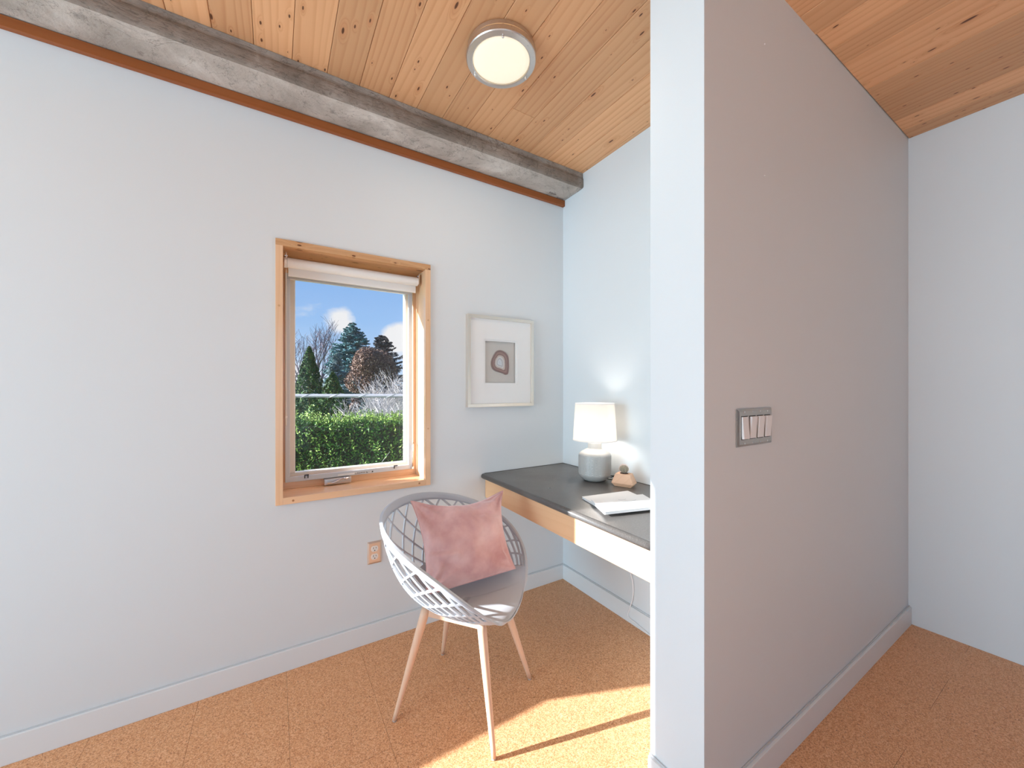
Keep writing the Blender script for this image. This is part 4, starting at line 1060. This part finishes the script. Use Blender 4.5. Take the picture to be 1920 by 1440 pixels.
crown('copper_tree', 'round brown copper leaved tree in the middle distance', 692, 13, 652, .95, .90, M_copper, 9, 32000, .028, 'tree', False)
crown('evergreen_shrub', 'low dark green shrub above the hedge at left', 594, 8.2, 752, .1, .5, M_thuja, 10, 7000, .026, 'shrub', False, 8)
crown('evergreen_shrub', 'low dark green shrub above the hedge near the middle', 636, 9.2, 752, .1, .28, M_thuja, 12, 6000, .026, 'shrub', False, 8)
crown('brown_shrub', 'rust brown shrub between green shrubs behind the hedge', 664, 11.3, 733, .2, .20, M_copper, 13, 3500, .026, 'shrub', False, 6)
crown('blue_shrub', 'small pale blue leaved plant at the right end of the hedge top', 714, 6.2, 782, .45, .22, M_bluish, 14, 900, .028, 'shrub', False, 5)
# bare deciduous tree
x_, y_ = at(578, 27); o = thing('bare_tree', 'large leafless tree with violet grey branches at left', 'tree', (x_, y_, GZ)); r_ = rng(21); out = []
for k in range(9):
    a = 2*PI*k/9; branch((0, 0, .6), (math.cos(a)*.55, math.sin(a)*.55, 1.1), 2.5, .06, 3, r_, out, .42, .22, 3, .62)
out.append(((0, 0, 0), (0, 0, .8), .14, .12)); 
mz = max(s[1][2] for s in out); tgt = 1.25+(728-588)/718*27-GZ; k_ = tgt/mz; out = [(np.array(p)*k_, np.array(q)*k_, r0_, r1_) for p, q, r0_, r1_ in out]
if len(out) > 26000: out = out[:26000]
twigs([(p, q, max(a_, .008), max(b_, .007)) for p, q, a_, b_ in out], 'branches', M_twig, o, 3)
# pale twiggy shrubs
def twiggy(name, label, px, d, topy, m, seed, stems, spread):
    x_, y_ = at(px, d); o = thing(name, label, 'shrub', (x_, y_, GZ)); r_ = rng(seed); out = []
    for k in range(stems):
        a = r_.uniform(0, 2*PI); q = r_.uniform(.1, spread); branch((0, 0, 0), (math.cos(a)*q, math.sin(a)*q, 1), .8, .016, 3, r_, out, .55, .20, 3, .64)
    mz = np.percentile([s[1][2] for s in out], 99.7); tgt = 1.25+(728-topy)/718*d-GZ; k_ = tgt/mz
    twigs([(np.array(p)*k_, np.array(q)*k_, min(.012, max(a_, .0028)), min(.010, max(b_, .0024))) for p, q, a_, b_ in out][:40000], 'branches', m, o, 3)
twiggy('bare_shrub', 'pale grey twiggy leafless shrub at the right behind the hedge', 738, 9.6, 700, M_ptwig, 31, 22, .30)
twiggy('bare_shrub', 'whitish leafless bush in front of the copper tree', 706, 7.7, 738, M_ptwig, 32, 20, .4)
# overhead cable with a spiral wrap, close to the house
wc = thing('overhead_cable', 'grey cable with spiral wrap crossing outside the window', 'cable', (-1.1, 1.83, 1.182))
A_, B_ = Vector((-6.0, 2.2, 0))-Vector((0, 0, 0)), None
d_ = Vector((-.617+1.496, 1.524-2.068, 0)).normalized(); 
link('cable', tube([d_*-7+Vector((0, 0, .03)), d_*-2, Vector((0, 0, -.001)), d_*2, d_*7+Vector((0, 0, .03))], .0165, 12), mat('cable_grey', (.26, .26, .28), .6), wc, smooth=True)
bm = bmesh.new(); sid = Vector((-d_.y, d_.x, 0)); P = []
for k in range(900):
    s = -2+4*k/900; a = s*2*PI/.26; P.append(d_*s+Vector((0, 0, 1))*.0175*math.cos(a)+sid*.0175*math.sin(a))
tube(P, .0022, 5, bm); link('spiral_wrap', bm, mat('wrap_pale', (.42, .42, .43), .5), wc)
